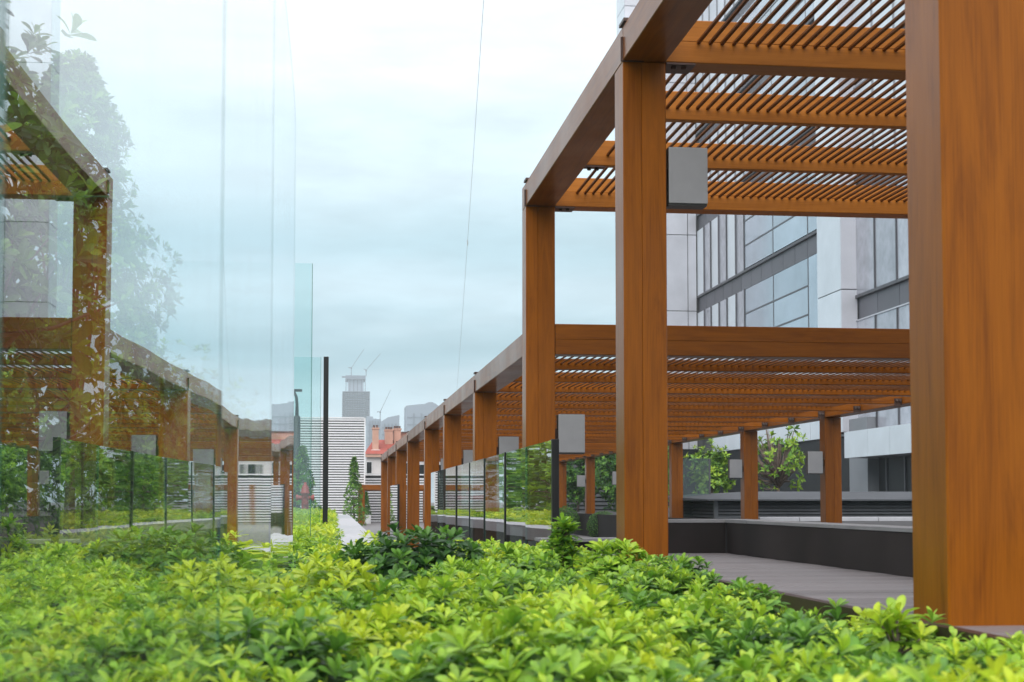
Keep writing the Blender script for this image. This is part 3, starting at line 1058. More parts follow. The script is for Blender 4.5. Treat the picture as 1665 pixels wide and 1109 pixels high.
bush('shrub', 'broad dark green shrub with glossy leaves in front of the fence', .40, 6.5, .40, .185, 200, .068, .10, seed=2)
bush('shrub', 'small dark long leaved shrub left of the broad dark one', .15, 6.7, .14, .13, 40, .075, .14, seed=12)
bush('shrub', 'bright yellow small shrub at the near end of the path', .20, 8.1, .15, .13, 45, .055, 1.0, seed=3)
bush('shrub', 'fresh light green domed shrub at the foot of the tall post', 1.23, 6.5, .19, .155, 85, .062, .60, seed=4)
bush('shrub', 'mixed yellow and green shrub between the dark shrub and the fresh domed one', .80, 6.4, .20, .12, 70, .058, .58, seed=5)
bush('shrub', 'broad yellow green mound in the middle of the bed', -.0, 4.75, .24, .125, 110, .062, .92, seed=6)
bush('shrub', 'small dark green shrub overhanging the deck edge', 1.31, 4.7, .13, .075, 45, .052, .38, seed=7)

# small upright shrub and long shoots by the near post
def sapling(label, L, d, ztop, tiers, scale, tone, seed, zb=-.2, name='upright_shrub'):
    rg = np.random.default_rng(seed)
    c = at(L, d, zb)
    r = empty(name, c, label, 'shrub', 'shrubs in the planting bed')
    m = MB()
    P, A = [], []
    h = ztop - zb
    m.tube([(0, 0, 0), (.006, .004, h * .5), (0, 0, h * .96)], [.009, .007, .003], 6)
    for (fz, rr, k) in tiers:
        for i in range(k):
            a = i * 2.399 + rg.uniform(0, 1)
            rad = rr * rg.uniform(.5, 1)
            q = (rad * math.cos(a), rad * math.sin(a), h * fz + rg.uniform(-.02, .02))
            m.tube([(0, 0, h * fz - .06), (q[0] * .6, q[1] * .6, q[2] - .025), q], [.004, .003, .002], 5)
            P.append(q)
            A.append((q[0] * 4, q[1] * 4, .8))
    P.append((0, 0, h * .97))
    A.append((0, 0, 1))
    P, A = np.array(P), np.array(A)
    v, t, cc = rosettes(P, A + rg.normal(0, .1, A.shape), np.full(len(P), scale) * rg.uniform(.85, 1.15, len(P)), np.full(len(P), tone) + rg.normal(0, .06, len(P)), rg)
    link('foliage', mesh_np('foliage', v, t, cc, M['leaf']), r, c)
    link('stem', m.mesh('stem', M['bark'], smooth=True), r, c)
sapling('slim upright shrub with two leafy tiers in front of the fence end', 1.09, 7.0, .255, [(.52, .05, 5), (.62, .075, 9), (.73, .07, 8), (.86, .045, 6), (.93, .04, 5)], .058, .50, 21)
sapling('long leaved light green shoots beside the foot of the nearest post', 1.36, 3.62, .065, [(.86, .06, 4), (.95, .02, 2)], .072, .68, 22, name='leafy_shoot')

# hedge along the path
rng = np.random.default_rng(5)
mh = Mounds(-2.2, .2, 8.5, 42, .5, rng, (.06, .14), (.28, .4), -.035)
mh.t = np.clip(rng.normal(.84, .14, len(mh.t)), .3, 1)
hp = []
for y0, y1, st, sc in ((8.9, 18, .105, .062), (18, 42, .15, .08)):
    p = jitter_grid(-1.9, .10, y0, y1, st, rng)
    z, t_, off = mh(p)
    lim = np.array([path_edge(q)[0] for q in p[:, 1]]) + .035 + rng.normal(0, .03, len(p))
    k = p[:, 0] < lim
    p, z, t_, off = p[k], z[k], t_[k], off[k]
    n = len(p)
    ax = np.concatenate([off * .5, np.ones((n, 1))], 1) + rng.normal(0, .2, (n, 3))
    hp.append(rosettes(np.stack([p[:, 0], p[:, 1], z + .015 + rng.normal(0, .02, n)], 1), ax, sc * rng.uniform(.8, 1.2, n), t_ + rng.normal(0, .08, n), rng, 9, False, True))
v, t, c = join(hp)
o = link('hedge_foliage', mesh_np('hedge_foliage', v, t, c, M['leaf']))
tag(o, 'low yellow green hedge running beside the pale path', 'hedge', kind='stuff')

# tall clipped hedge far behind the glass
rg = np.random.default_rng(8)
n = 4200
P = np.stack([rg.uniform(-3.6, -2.95, n), rg.uniform(3.5, 50, n), rg.uniform(-.15, 1.55, n)], 1)
P[:, 2] += .12 * np.sin(P[:, 1] * 1.3) + .08 * np.sin(P[:, 1] * 3.1)
v, t, c = rosettes(P, np.stack([np.full(n, .9), rg.normal(0, .4, n), rg.uniform(.1, .9, n)], 1), .11 * rg.uniform(.7, 1.3, n), np.clip(rg.normal(.2, .12, n), .03, .6), rg, 8, False, False)
o = link('hedge_foliage', mesh_np('hedge_foliage', v, t, c, M['leafdull']))
tag(o, 'tall dark green hedge at the back, seen through the glass wall', 'hedge', kind='stuff')
# ------------------------------------------------------------------ trees
def tree(name, label, base, trunk_h, crown_c, crown_r, n_cl, per, leaf_len, tone, seed, group, limbs=7, trunk_r=.04, hi=False, leafw=.42, spread=1.0, bright=1.0, shell=.45, cone=False, mat_='leafdull'):
    rg = np.random.default_rng(seed)
    base = Vector(base)
    r = empty(name, base, label, 'tree', group)
    cc, cr_ = np.array(crown_c), np.array(crown_r)
    d = norm(rg.normal(0, 1, (n_cl, 3)))
    rad = rg.uniform(shell, 1.0, n_cl)
    if cone:
        zz = rg.uniform(-1, 1, n_cl)
        a = rg.uniform(0, 6.28, n_cl)
        rr_ = ((1 - (zz + 1) / 2) * .9 + .12) * (1 + .16 * np.sin(zz * 9 + seed) + .14 * np.sin(a * 3 + zz * 5))
        q = np.sqrt(rg.uniform(.35, 1, n_cl))
        P = np.stack([np.cos(a) * rr_ * q, np.sin(a) * rr_ * q, zz], 1)
        d = norm(P * [1, 1, .15])
    else:
        lump = 1 + .22 * np.sin(d[:, 0] * 5 + seed) * np.cos(d[:, 2] * 4 + seed * 2) + .12 * np.sin(d[:, 1] * 9 + seed)
        P = d * (rad * lump)[:, None]
    P = P * cr_ + cc
    ax = norm(d * .8 + np.array([0, 0, .5]) + rg.normal(0, .3, d.shape))
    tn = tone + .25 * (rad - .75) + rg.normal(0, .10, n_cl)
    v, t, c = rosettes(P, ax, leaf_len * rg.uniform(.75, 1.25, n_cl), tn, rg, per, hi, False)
    link('crown', mesh_np('crown', v, t, c * bright, M[mat_]), r, base)
    m = MB()
    top = Vector((cc[0], cc[1], cc[2] + cr_[2] * .55))
    m.tube([(0, 0, 0), (top.x * .2 + .01, top.y * .2, trunk_h * .5), (top.x * .6, top.y * .6, trunk_h), tuple(top)], [trunk_r, trunk_r * .8, trunk_r * .65, trunk_r * .2], 8)
    for i in range(limbs):
        q = P[int(rg.integers(0, n_cl))]
        s = Vector((top.x * .6, top.y * .6, trunk_h * rg.uniform(.75, 1.15)))
        e = Vector(q)
        mid = s.lerp(e, .5) + Vector((rg.normal(0, .05), rg.normal(0, .05), -.04)) * spread
        m.tube([tuple(s), tuple(mid), tuple(e)], [trunk_r * .42, trunk_r * .26, trunk_r * .1], 5)
    link('trunk', m.mesh('trunk', M['bark'], smooth=True), r, base)
    return r

GL = 'trees behind the glass wall'
b = at(-1.75, 8.0, -.2)
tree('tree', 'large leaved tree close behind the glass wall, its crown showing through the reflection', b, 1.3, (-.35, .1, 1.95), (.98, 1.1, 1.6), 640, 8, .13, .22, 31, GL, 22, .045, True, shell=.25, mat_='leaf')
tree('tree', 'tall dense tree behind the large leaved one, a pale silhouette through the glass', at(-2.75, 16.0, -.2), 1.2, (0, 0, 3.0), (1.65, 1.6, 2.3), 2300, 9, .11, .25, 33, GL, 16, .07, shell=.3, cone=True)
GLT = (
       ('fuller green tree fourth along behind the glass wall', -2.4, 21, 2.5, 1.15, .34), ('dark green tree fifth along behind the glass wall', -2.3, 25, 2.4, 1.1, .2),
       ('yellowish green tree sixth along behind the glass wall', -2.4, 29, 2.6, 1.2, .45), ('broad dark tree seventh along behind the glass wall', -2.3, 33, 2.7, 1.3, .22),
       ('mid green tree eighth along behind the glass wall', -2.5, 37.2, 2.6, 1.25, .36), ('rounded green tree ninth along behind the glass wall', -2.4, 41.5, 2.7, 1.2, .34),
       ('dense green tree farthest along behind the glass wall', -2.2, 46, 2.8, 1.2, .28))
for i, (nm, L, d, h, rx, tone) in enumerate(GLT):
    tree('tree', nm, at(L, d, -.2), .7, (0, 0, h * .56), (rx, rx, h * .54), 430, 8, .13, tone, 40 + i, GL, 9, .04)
b = at(-.78, 45, -.2)
tree('conical_shrub', 'tall green bush behind the red hydrant, seen through teal glass', b, .5, (0, 0, 1.05), (.58, .5, 1.1), 420, 8, .10, .22, 51, 'bushes by the white louvred screen', 5, .035, cone=True)
b = at(1.0, 59, LOW)
tree('conical_shrub', 'slim upright evergreen standing before the white louvred screen', b, .5, (0, 0, 1.35), (.52, .5, 1.35), 460, 8, .10, .24, 52, 'bushes by the white louvred screen', 5, .04, cone=True)
TR = 'leafy trees behind the louvred housing'
b = at(11.9, 40, -.03)
tree('tree', 'yellow green tree with many bare reddish branches behind the louvred housing', b, .9, (.05, 0, 1.5), (.88, .8, .95), 95, 8, .18, .50, 61, TR, 130, .06, shell=.6, bright=.75)
b = at(10.3, 40.5, -.03)
tree('tree', 'dense yellow green tree left of the branchy one', b, .8, (0, 0, 1.15), (.62, .6, .80), 190, 9, .16, .50, 62, TR, 14, .05, bright=.75)
TC = 'dark evergreens at the far end of the pergola'
for i, (L, d, h, rx, tn, lb) in enumerate(((8.6, 52, 2.4, .95, .06, 'dark dense evergreen left of the last right row post'),
                                            (9.75, 51, 2.6, .9, .10, 'dark evergreen just right of the last slim right row post'),
                                            (10.6, 49, 2.1, .6, .30, 'paler green small tree among the dark evergreens'),
                                            (11.6, 54, 2.9, 1.1, .05, 'tallest dark evergreen hidden behind the tall post'),
                                            (7.4, 55, 2.3, .9, .05, 'dark evergreen farthest left under the low roof'))):
    tree('evergreen_tree', lb, at(L, d, -.03), .6, (0, 0, h * .56), (rx, rx, h * .5), 900, 8, .13, tn, 70 + i, TC, 6, .05)
def ball(label, L, d, r, zb, seed):
    c = at(L, d, zb)
    rg = np.random.default_rng(seed)
    root = empty('topiary_ball', c, label, 'shrub', 'clipped round shrubs')
    n = 420
    k = np.arange(n) + .5
    cz = 1 - 2 * k / n
    ph = k * 2.39996
    sr = np.sqrt(1 - cz ** 2)
    dd = np.stack([sr * np.cos(ph), sr * np.sin(ph), cz], 1)
    v, t, cc = rosettes(dd * r * rg.uniform(.9, 1.03, (n, 1)) + [0, 0, r * .95], dd + rg.normal(0, .2, dd.shape), np.full(n, .06), np.full(n, .10), rg, 7, False, False)
    link('foliage', mesh_np('foliage', v, t, cc, M['leafdull']), root, c)
    MB().tube([(0, 0, 0), (0, 0, r * .6)], .03, 6)
    link('stem', MB().tube([(0, 0, 0), (0, 0, r)], .03, 6).mesh('stem', M['bark']), root, c)
ball('clipped dark green ball shrub beside the tall post', 7.35, 40.5, .40, -.75 + .02, 81)
ball('second clipped dark ball shrub, left of the last slim post', 6.75, 43, .40, -.62, 82)

# ------------------------------------------------------------------ far-end things: hydrant, street lamp, small pergola, screens
c = at(-.63, 41, -.2)
h = empty('fire_hydrant', c, 'red fire hydrant standing in the hedge behind the teal glass', 'fire hydrant')
m = MB()
m.lathe((c.x, c.y, c.z), [(.13, 0), (.13, .04), (.10, .05), (.10, .12), (.125, .13), (.125, .16), (.10, .17), (.095, .72), (.125, .73), (.125, .77), (.11, .78), (.10, .88), (.06, .96), (.0401, .97), (.04, 1.03), (.01, 1.04)], 20)
m.obj('barrel', M['red'], h, origin=c, smooth=True)
for s in (-1, 1):
    m = MB()
    m.tube([(c.x + s * .08, c.y, c.z + .62), (c.x + s * .19, c.y, c.z + .62)], .06, 14)
    m.tube([(c.x + s * .19, c.y, c.z + .62), (c.x + s * .245, c.y, c.z + .62)], .085, 14)
    m.obj('outlet_cap', M['red'], h)
m = MB()
m.tube([(c.x, c.y - .08, c.z + .5), (c.x, c.y - .17, c.z + .5)], .075, 14)
m.obj('outlet_cap', M['red'], h)

c = at(-1.02, 48, -.2)
sl = empty('street_lamp', c, 'thin black street lamp with a short hooked head beyond the glass screens', 'street lamp')
MB().lathe((c.x, c.y, c.z), [(.16, 0), (.16, .3), (.13, .35), (.11, 3.2), (.08, 3.25)], 12).obj('pole', M['black'], sl, origin=c, smooth=True)
MB().tube([(c.x, c.y, c.z + 3.25), (c.x, c.y, c.z + 3.6), (c.x - .02, c.y, c.z + 3.85), (c.x - .10, c.y, c.z + 4.02)], [.06, .05, .045, .04], 10).obj('arm', M['black'], sl, smooth=True)
MB().box((c.x - .16, c.y - .09, c.z + 4.02), (c.x + .16, c.y + .09, c.z + 4.10)).obj('lamp_head', M['black'], sl, bevel=.02)

# white slatted screens
def screen(name, label, L0, L1, d, z0, z1, pitch, sub=None):
    a, b_ = at(L0, d), at(L1, d)
    xm = (a.x + b_.x) / 2
    r = empty(name, (xm, a.y, z0), label, 'screen', 'white louvred screens')
    MB().box((a.x, a.y + .07, z0), (b_.x, a.y + .12, z1 - .02)).obj('backing', M['gap'], r)
    me = MB().prism([(-.032, -.02), (.032, -.02), (.032, .0), (-.032, .0)], 0, b_.x - a.x).mesh('slat', M['white'])
    n = int((z1 - z0) / pitch)
    for i in range(n):
        z = z0 + pitch * (i + .5)
        o = link('slat', me, r, (a.x, a.y - .01, z), (0, R(90), 0))
    for x in (b_.x + .03, a.x - .03):
        MB().box((x - .028, a.y - .045, z0), (x + .028, a.y + .1, z1 + .02)).obj('post', M['white'], r)
    MB().box((a.x, a.y - .05, z1 - .005), (b_.x, a.y + .1, z1 + .05)).obj('top_rail', M['white'], r)
    return r
screen('louvred_screen', 'large white louvred screen standing at the end of the path', -1.75, 1.56, 66, LOW, CZ + 3.63, .112)
screen('louvred_screen', 'lower white louvred screen behind the small far pergola', 1.66, 5.6, 69, LOW, CZ + 1.18, .12)

# small far pergola
sp = empty('pergola', at(1.0, 63, LOW), 'small square timber pergola far off at the end of the path', 'pergola', 'timber pergolas on the terrace')
zt = CZ + 2.65 * w
a, b_ = at(5.05 * w, 62), at(17 * w, 62)
X0, X1, Y0, Y1 = a.x, b_.x, a.y, a.y + 5.5
for (x, yy) in ((X0, Y0), (X1, Y0), (X0, Y0 + 2.7), (X0, Y1), (X1, Y1)):
    link('post', timber_mesh('post', w * .9, w * .9, zt - .8 * w - LOW - .002, (.5,), seed=int(x * 10 + yy)), sp, (x + w / 2, yy + w / 2, LOW))
for x in (X0 + w / 2, X1 + w / 2):
    link('beam', timber_mesh('beam', w, .8 * w, Y1 - Y0 + w, (), seed=9), sp, (x, Y0, zt - .4 * w), ROT_Y)
for i in range(5):
    link('crossbeam', timber_mesh('crossbeam', .8 * w, w * .7, X1 - X0 - w - .004, (), seed=19 + i), sp, (X0 + w + .002, Y0 + .1 + i * (Y1 - Y0) / 4, zt - .4 * w + .002), ROT_X)
c = at(1.62, 64.5, LOW)
pp = empty('potted_shrub', c, 'upright evergreen in a white square pot under the small far pergola', 'potted plant')
MB().prism([(c.x - .2, c.y - .2), (c.x + .2, c.y - .2), (c.x + .2, c.y + .2), (c.x - .2, c.y + .2)], LOW, LOW + .38).obj('pot', M['potwhite'], pp, bevel=.01)
rg = np.random.default_rng(91)
n = 200
zz = rg.uniform(0, 1, n)
ang = rg.uniform(0, 6.28, n)
P = np.stack([np.cos(ang) * .2 * (1.05 - zz), np.sin(ang) * .2 * (1.05 - zz), .38 + zz * .95], 1)
v, t, cc = rosettes(P, np.stack([np.cos(ang), np.sin(ang), np.full(n, .4)], 1), np.full(n, .09), np.full(n, .15), rg, 7, False, False)
link('foliage', mesh_np('foliage', v, t, cc, M['leafdull']), pp, c)

# ------------------------------------------------------------------ red roofed house
d = 110
a, b_ = at(2.78, d), at(9.6, d)
hs = empty('house', (a.x, a.y, -.7), 'white house with red tiled roof and peach chimneys beyond the screens', 'house')
HX0, HX1, HY = a.x, b_.x, a.y
def zpx(y, dd):
    return CZ + (814 - y) * dd / F_PX
m = MB()
m.box((HX0, HY, -.7), (HX1, HY + 8, zpx(743, d)))
m.obj('wall', M['render'], hs)
MB().box((HX0 - .15, HY - .3, zpx(743, d) + .002), (HX1 + .15, HY - .005, zpx(738, d))).obj('cornice', M['peach'], hs)
m = MB()
ze, zr = zpx(738, d) + .004, zpx(711, d)
m.v = [(HX0 - .2, HY - .35, ze), (HX1 + .2, HY - .35, ze), (HX1 + .2, HY + 8.3, ze), (HX0 - .2, HY + 8.3, ze), (HX0 + .6, HY + 4, zr), (HX1 - 1, HY + 4, zr)]
m.f = [(0, 1, 5, 4), (1, 2, 5), (2, 3, 4, 5), (3, 0, 4), (3, 2, 1, 0)]
m.m = [0] * 5
rf = m.obj('roof', M['tile'], hs)
def chimney(x0, x1, yt, dy, pots):
    q0, q1 = at((x0 - 534) * d / F_PX, d).x, at((x1 - 534) * d / F_PX, d).x
    cm = MB()
    cm.box((q0, HY + dy, ze), (q1, HY + dy + 1.1, zpx(yt, d)))
    cm.box((q0 - .05, HY + dy - .05, zpx(yt, d) + .001), (q1 + .05, HY + dy + 1.15, zpx(yt, d) + .10), 0)
    ch = cm.obj('chimney', [M['peach'], M['clay']], hs)
    fsh = MB().box((q0 - .1, HY + dy - .12, zpx(733, d)), (q1 + .12, HY + dy - .002, zpx(730, d)))
    fsh.obj('flashing', M['white'], hs)
    for i in range(pots):
        xx = q0 + (i + .5) * (q1 - q0) / pots
        pm = MB()
        pm.lathe((xx, HY + dy + .5, zpx(yt, d) + .101), [(.09, 0), (.075, .15), (.10, .2)], 8)
        pm.obj('chimney_pot', M['clay'], hs)
chimney(606, 616, 696, .9, 2)
chimney(628, 641, 697, 2.6, 3)
chimney(643, 655, 695, 2.9, 3)
q0, q1 = at((641 - 534) * d / F_PX, d).x, at((668 - 534) * d / F_PX, d).x
MB().box((q0 + .1, HY + 4.2, ze), (q1 + 2, HY + 7, zpx(699, d))).obj('attic_wall', M['peach'], hs)
MB().box((q0, HY + 4.1, zpx(699, d) + .002), (q1 + 2.2, HY + 7.1, zpx(697, d))).obj('attic_roof', M['clay'], hs)
for (x0, x1, y0, y1) in ((596, 604, 751, 769), (655, 662, 752, 786), (680, 690, 755, 787), (712, 722, 755, 787)):
    u0, u1 = at((x0 - 534) * d / F_PX, d).x, at((x1 - 534) * d / F_PX, d).x
    wdw = MB().box((u0 - .04, HY - .06, zpx(y1, d) - .04), (u1 + .04, HY - .002, zpx(y0, d) + .04)).obj('window', M['white'], hs)
    MB().box((u0, HY - .075, zpx(y1, d)), (u1, HY - .062, zpx(y0, d))).obj('pane', M['darkglass'], wdw)

# ------------------------------------------------------------------ louvred housing and kerb on the right terrace
a = at(7.95, 31, 0)
lb = empty('louvred_housing', (a.x, a.y, -.03), 'long low graphite louvred plant housing with grey hipped sheet roof', 'plant housing')
bx0, bx1, by0, by1 = a.x, a.x + 6.5, a.y, a.y + 3.4
zt = CZ + .005
MB().box((bx0 + .06, by0 + .06, -.03), (bx1 - .06, by1 - .06, zt)).obj('core', M['gap'], lb)
lm = MB().prism([(.028, -.02), (.028, -.008), (-.024, .035), (-.024, .022)], 0, bx1 - bx0 - .08).mesh('slat', M['louvre'])
lm2 = MB().prism([(.028, -.02), (.028, -.008), (-.024, .035), (-.024, .022)], 0, by1 - by0 - .08).mesh('slat', M['louvre'])
for i in range(5):
    z = .02 + i * .068
    link('slat', lm, lb, (bx0 + .04, by0 + .01, z), (0, R(90), 0))
    o = link('slat', lm2, lb, (bx0 + .01, by1 - .04, z), (0, R(90), R(-90)))
for x, yy in ((bx0, by0), (bx0, by1), (bx1, by0)):
    MB().box((x - .03, yy - .035, -.03), (x + .05, yy + .05, zt - .002)).obj('post', M['louvre'], lb)
MB().box((bx0 + .05, by0 - .034, -.03), (bx1, by0 - .01, .0)).obj('base_rail', M['louvre'], lb)
m = MB()
e0x, e0y = bx0 - .22, by0 - .25
zr = zt + .20
m.v = [(e0x, e0y, zt + .002), (bx1 + .2, e0y, zt + .002), (bx1 + .2, by1 + .25, zt + .002), (e0x - .25, by1 + .25, zt + .03),
       (e0x, e0y, zt + .03), (bx1 + .2, e0y, zt + .03), (bx1 + .2, by1 + .25, zt + .03), (e0x - .25, by1 + .25, zt + .10),
       (bx0 + 1.2, (by0 + by1) / 2, zr), (bx1 - 1.4, (by0 + by1) / 2, zr)]
m.f = [(3, 2, 1, 0), (0, 1, 5, 4), (1, 2, 6, 5), (2, 3, 7, 6), (3, 0, 4, 7), (4, 5, 9, 8), (5, 6, 9), (6, 7, 8, 9), (7, 4, 8)]
m.m = [0] * 9
m.obj('roof', M['roofgrey'], lb)
kb = tag(bpy.data.objects.new('kerb', None), kind='structure')
COL.objects.link(kb)
a = at(7.9, 27, 0)
kb.location = (a.x, a.y, -.03)
km = MB().box((-.365, -.12, -.03), (.365, .12, .045)).mesh('kerb_stone', M['path'], bevel=.008)
for i in range(9):
    link('kerb_stone', km, kb, (a.x + i * .74 + .2, a.y + .2, 0))

# ------------------------------------------------------------------ big office building at the right
BL = 20.6
def by(x, L=BL):
    return at(L, L * F_PX / (x - 534)).y
def bz(x, y, L=BL):
    return CZ + (814 - y) * L / (x - 534)
BX = BL * CT
HT = 34.0
bd = empty('office_building', (BX, 60, -.03), 'tall pale metal clad office building with stepped facade behind the pergola', 'building')
def bpart(name, m_, mats, bev=0):
    return m_.obj(name, mats, bd, bevel=bev)
# body well behind the cladding, wing facing us at the far end, pier between
yA = by(1135)
Afx0 = at((1018 - 534) * 83.5 / F_PX, 83.5).x
core = MB()
core.box((BX + .35, by(1665), -.03), (BX + 18, yA + 14, HT))
core.box((Afx0 + .1, yA + .12, -.03), (BX + .34, yA + 2.3, HT))
bpart('core', core, M['soffit'])
# wing's frontal panels
zs = [3.2, 6.9, 10.95, 15.25, 19.6, 23.9, 28.2, 32.5]
xs = [Afx0, Afx0 + 2.3, BX - .52, BX - .02]
for i in range(len(zs) - 1):
    for j in range(3):
        bpart('facade_panel', MB().box((xs[j] + .02, yA, zs[i] + .02), (xs[j + 1] - .02, yA + .1, zs[i + 1] - .02)), M['panel'])
ysd = [yA + .12, yA + 2.35]
for i in range(len(zs) - 1):
    for j in range(1):
        bpart('facade_panel', MB().box((Afx0, ysd[j] + .02, zs[i] + .02), (Afx0 + .09, ysd[j + 1] - .02, zs[i + 1] - .02)), M['panel2'])
# fin zone and glass zone, bands of dark spandrels between
bandsB = [(10.83, 11.80), (15.45, 16.42), (20.07, 21.04), (24.69, 25.66), (29.3, 30.27)]
bandB0 = (6.20, 7.17)
lev = [bandB0] + bandsB
yB = [by(q) for q in (1134.5, 1147, 1158, 1171, 1184, 1199, 1213)]
yG = [by(q) for q in (1213, 1260, 1317, 1334)]
for k in range(len(lev)):
    z0, z1 = lev[k]
    zn = lev[k + 1][0] if k + 1 < len(lev) else HT - 1
    # dark spandrel set back a little under a projecting lip
    ns = 12
    for j in range(ns):
        ya = yG[3] + (yA - yG[3]) * j / ns
        yb2 = yG[3] + (yA - yG[3]) * (j + 1) / ns
        bpart('spandrel_panel', MB().box((BX + .10, ya + .02, z0 + .03), (BX + .3, yb2 - .02, z1 - .14)), M['spandrel'])
    bpart('ledge', MB().box((BX - .02, yG[3], z1 - .13), (BX + .32, yA - .01, z1 - .01)), M['mullion'])
    # fins: alternating glass and pale fins
    for j in range(len(yB) - 1):
        bpart('window', MB().box((BX + .02, yB[j + 1] + .06, z1 + .0), (BX + .3, yB[j] - .06, zn)), M[('curtain' if j % 2 else 'panel2') if k < 2 else 'panel2'])
        hw = .055 if k < 2 else .03
        bpart('mullion', MB().box((BX - .04, yB[j + 1] - hw, z1), (BX + .3, yB[j + 1] + hw, zn)), M[('mullion' if j % 2 else 'spandrel') if k < 2 else 'fin'])
    tz = [z1, z1 + (zn - z1) * .32, z1 + (zn - z1) * .66, zn]
    for j in range(3):
        for q in range(3):
            if j == 2 and q != 0:
                continue
            zz0, zz1 = (tz[q], tz[q + 1]) if j < 2 else (z1, zn)
            bpart('window', MB().box((BX + .0, yG[j + 1] + .05, zz0 + .04), (BX + .3, yG[j] - .05, zz1 - .04)), M['facglass'])
    for j in (1, 2):
        bpart('mullion', MB().box((BX - .01, yG[j] - .048, z1), (BX + .3, yG[j] + .048, zn)), M['mullion' if k < 2 else 'fin'])
    for q in (1, 2):
        bpart('transom', MB().box((BX - .012, yG[2] + .05, tz[q] - .038), (BX + .3, yG[0] - .05, tz[q] + .038)), M['mullion'])
# pier, closer to us by its own depth
yP0, yP1 = at(20, 20 * F_PX / (1370 - 534)).y, at(20, 20 * F_PX / (1332 - 534)).y
PX = 20 * CT
zp = [3.0, 8.6, 13.4, 18.1, 22.8, 27.5, 32.2]
for i in range(len(zp) - 1):
    bpart('facade_panel', MB().box((PX, yP0 + .004, zp[i] + .02), (PX + .08, yP1, zp[i + 1] - .02)), M['panel2'])
    bpart('facade_panel', MB().box((PX + .002, yP0 - .08, zp[i] + .02), (PX + .64, yP0, zp[i + 1] - .02)), M['panel'])
bpart('core', MB().box((PX + .085, yP0 + .003, 3.0), (PX + .95, yP1 - .005, HT)), M['soffit'])
# near windows with curtains
levR = [(2.93, 2.94), (7.37, 8.37), (12.0, 13.0), (16.6, 17.6), (21.2, 22.2), (25.8, 26.8), (30.4, 31.4)]
yR = [by(q) for q in (1393, 1426, 1462, 1502, 1547, 1600, 1660)]
for k in range(len(levR)):
    z0, z1 = levR[k]
    zn = levR[k + 1][0] if k + 1 < len(levR) else HT - 1
    if k:
        for j in range(6):
            bpart('spandrel_panel', MB().box((BX + .10, yR[j + 1] + .02, z0 + .03), (BX + .3, yR[j] - .02, z1 - .14)), M['spandrel'])
        bpart('ledge', MB().box((BX - .04, yR[6], z1 - .13), (BX + .32, yR[0], z1 - .01)), M['mullion'])
        bpart('ledge', MB().box((BX - .02, yR[6], z0 - .03), (BX + .32, yR[0], z0 + .02)), M['panel'])
    for j in range(6):
        bpart('window', MB().box((BX + .02, yR[j + 1] + .05, z1), (BX + .3, yR[j] - .05, zn)), M['curtain' if k < 2 else 'panel2'])
    for j in range(6):
        bpart('mullion', MB().box((BX - .02, yR[j] - .05, z1), (BX + .3, yR[j] + .05, zn)), M['mullion' if k < 2 else 'fin'])
# canopy band and dark ground floor
CX = 19.3 * CT
def cy(x, L=19.3):
    return at(L, L * F_PX / (x - 534)).y
cys = [cy(q) for q in (1374, 1411, 1447, 1487, 1540, 1600)]
for j in range(5):
    bpart('canopy_panel', MB().box((CX, cys[j + 1] + .012, 1.93), (CX + .1, cys[j] - .012, 2.9)), M['panel2'])
bpart('canopy_core', MB().box((CX + .101, cys[5], 1.95), (BX + .3, cys[0] - .02, 2.92)), M['panel'])
bpart('canopy_panel', MB().box((CX + .0, cys[0] - .01, 1.93), (BX, cys[0] + .08, 2.9)), M['panel'])
bpart('pillar', MB().box((BX - .35, cys[0] + .2, -.03), (BX + .3, cys[0] + 2.2, 3.5)), M['pillar'])
bpart('dark_front', MB().box((BX + .05, by(1660), -.03), (BX + .3, cys[0] + .1, 1.94)), M['darkglass'])
for q in (1415, 1440, 1470):
    bpart('door_frame', MB().box((BX - .0, by(q) - .05, -.03), (BX + .049, by(q) + .05, 1.93)), M['mullion'])
bpart('door_panel', MB().box((BX - .02, by(1420), -.03), (BX + .045, by(1400), 1.92)), M['spandrel'])
bpart('dark_front', MB().box((BX + .05, cys[0] + 2.2, -.03), (BX + .3, yA, 2.9)), M['darkglass'])
for i in range(4):
    ya, yb2 = cys[0] + 2.2 + i * 5.5, cys[0] + 2.2 + (i + 1) * 5.5
    bpart('facade_panel', MB().box((BX - .1, ya + .02, 2.92), (BX + .3, min(yb2, yA) - .02, 6.15)), M['panel2'])
bpart('dark_front', MB().box((Afx0, yA - .05, -.03), (BX, yA + .1, 3.18)), M['darkglass'])
# dark grid fence at the far right end of the terrace
a, b_ = at(6.8, 58, -.03), at(13.2, 58, -.03)
ff = empty('garden_fence', a, 'dark horizontal slat fence behind the evergreens', 'fence')
fm = MB().box((0, 0, 0), (b_.x - a.x, .02, .10)).mesh('slat', M['louvre'])
MB().box((a.x, a.y + .09, -.03), (b_.x, a.y + .12, 2.5)).obj('backing', M['black'], ff)
for i in range(12):
    link('slat', fm, ff, (a.x, a.y, .02 + i * .16))
for i in range(7):
    x = a.x + (b_.x - a.x) * i / 6
    MB().box((x - .03, a.y + .022, -.03), (x + .03, a.y + .08, 1.95)).obj('post', M['black'], ff)

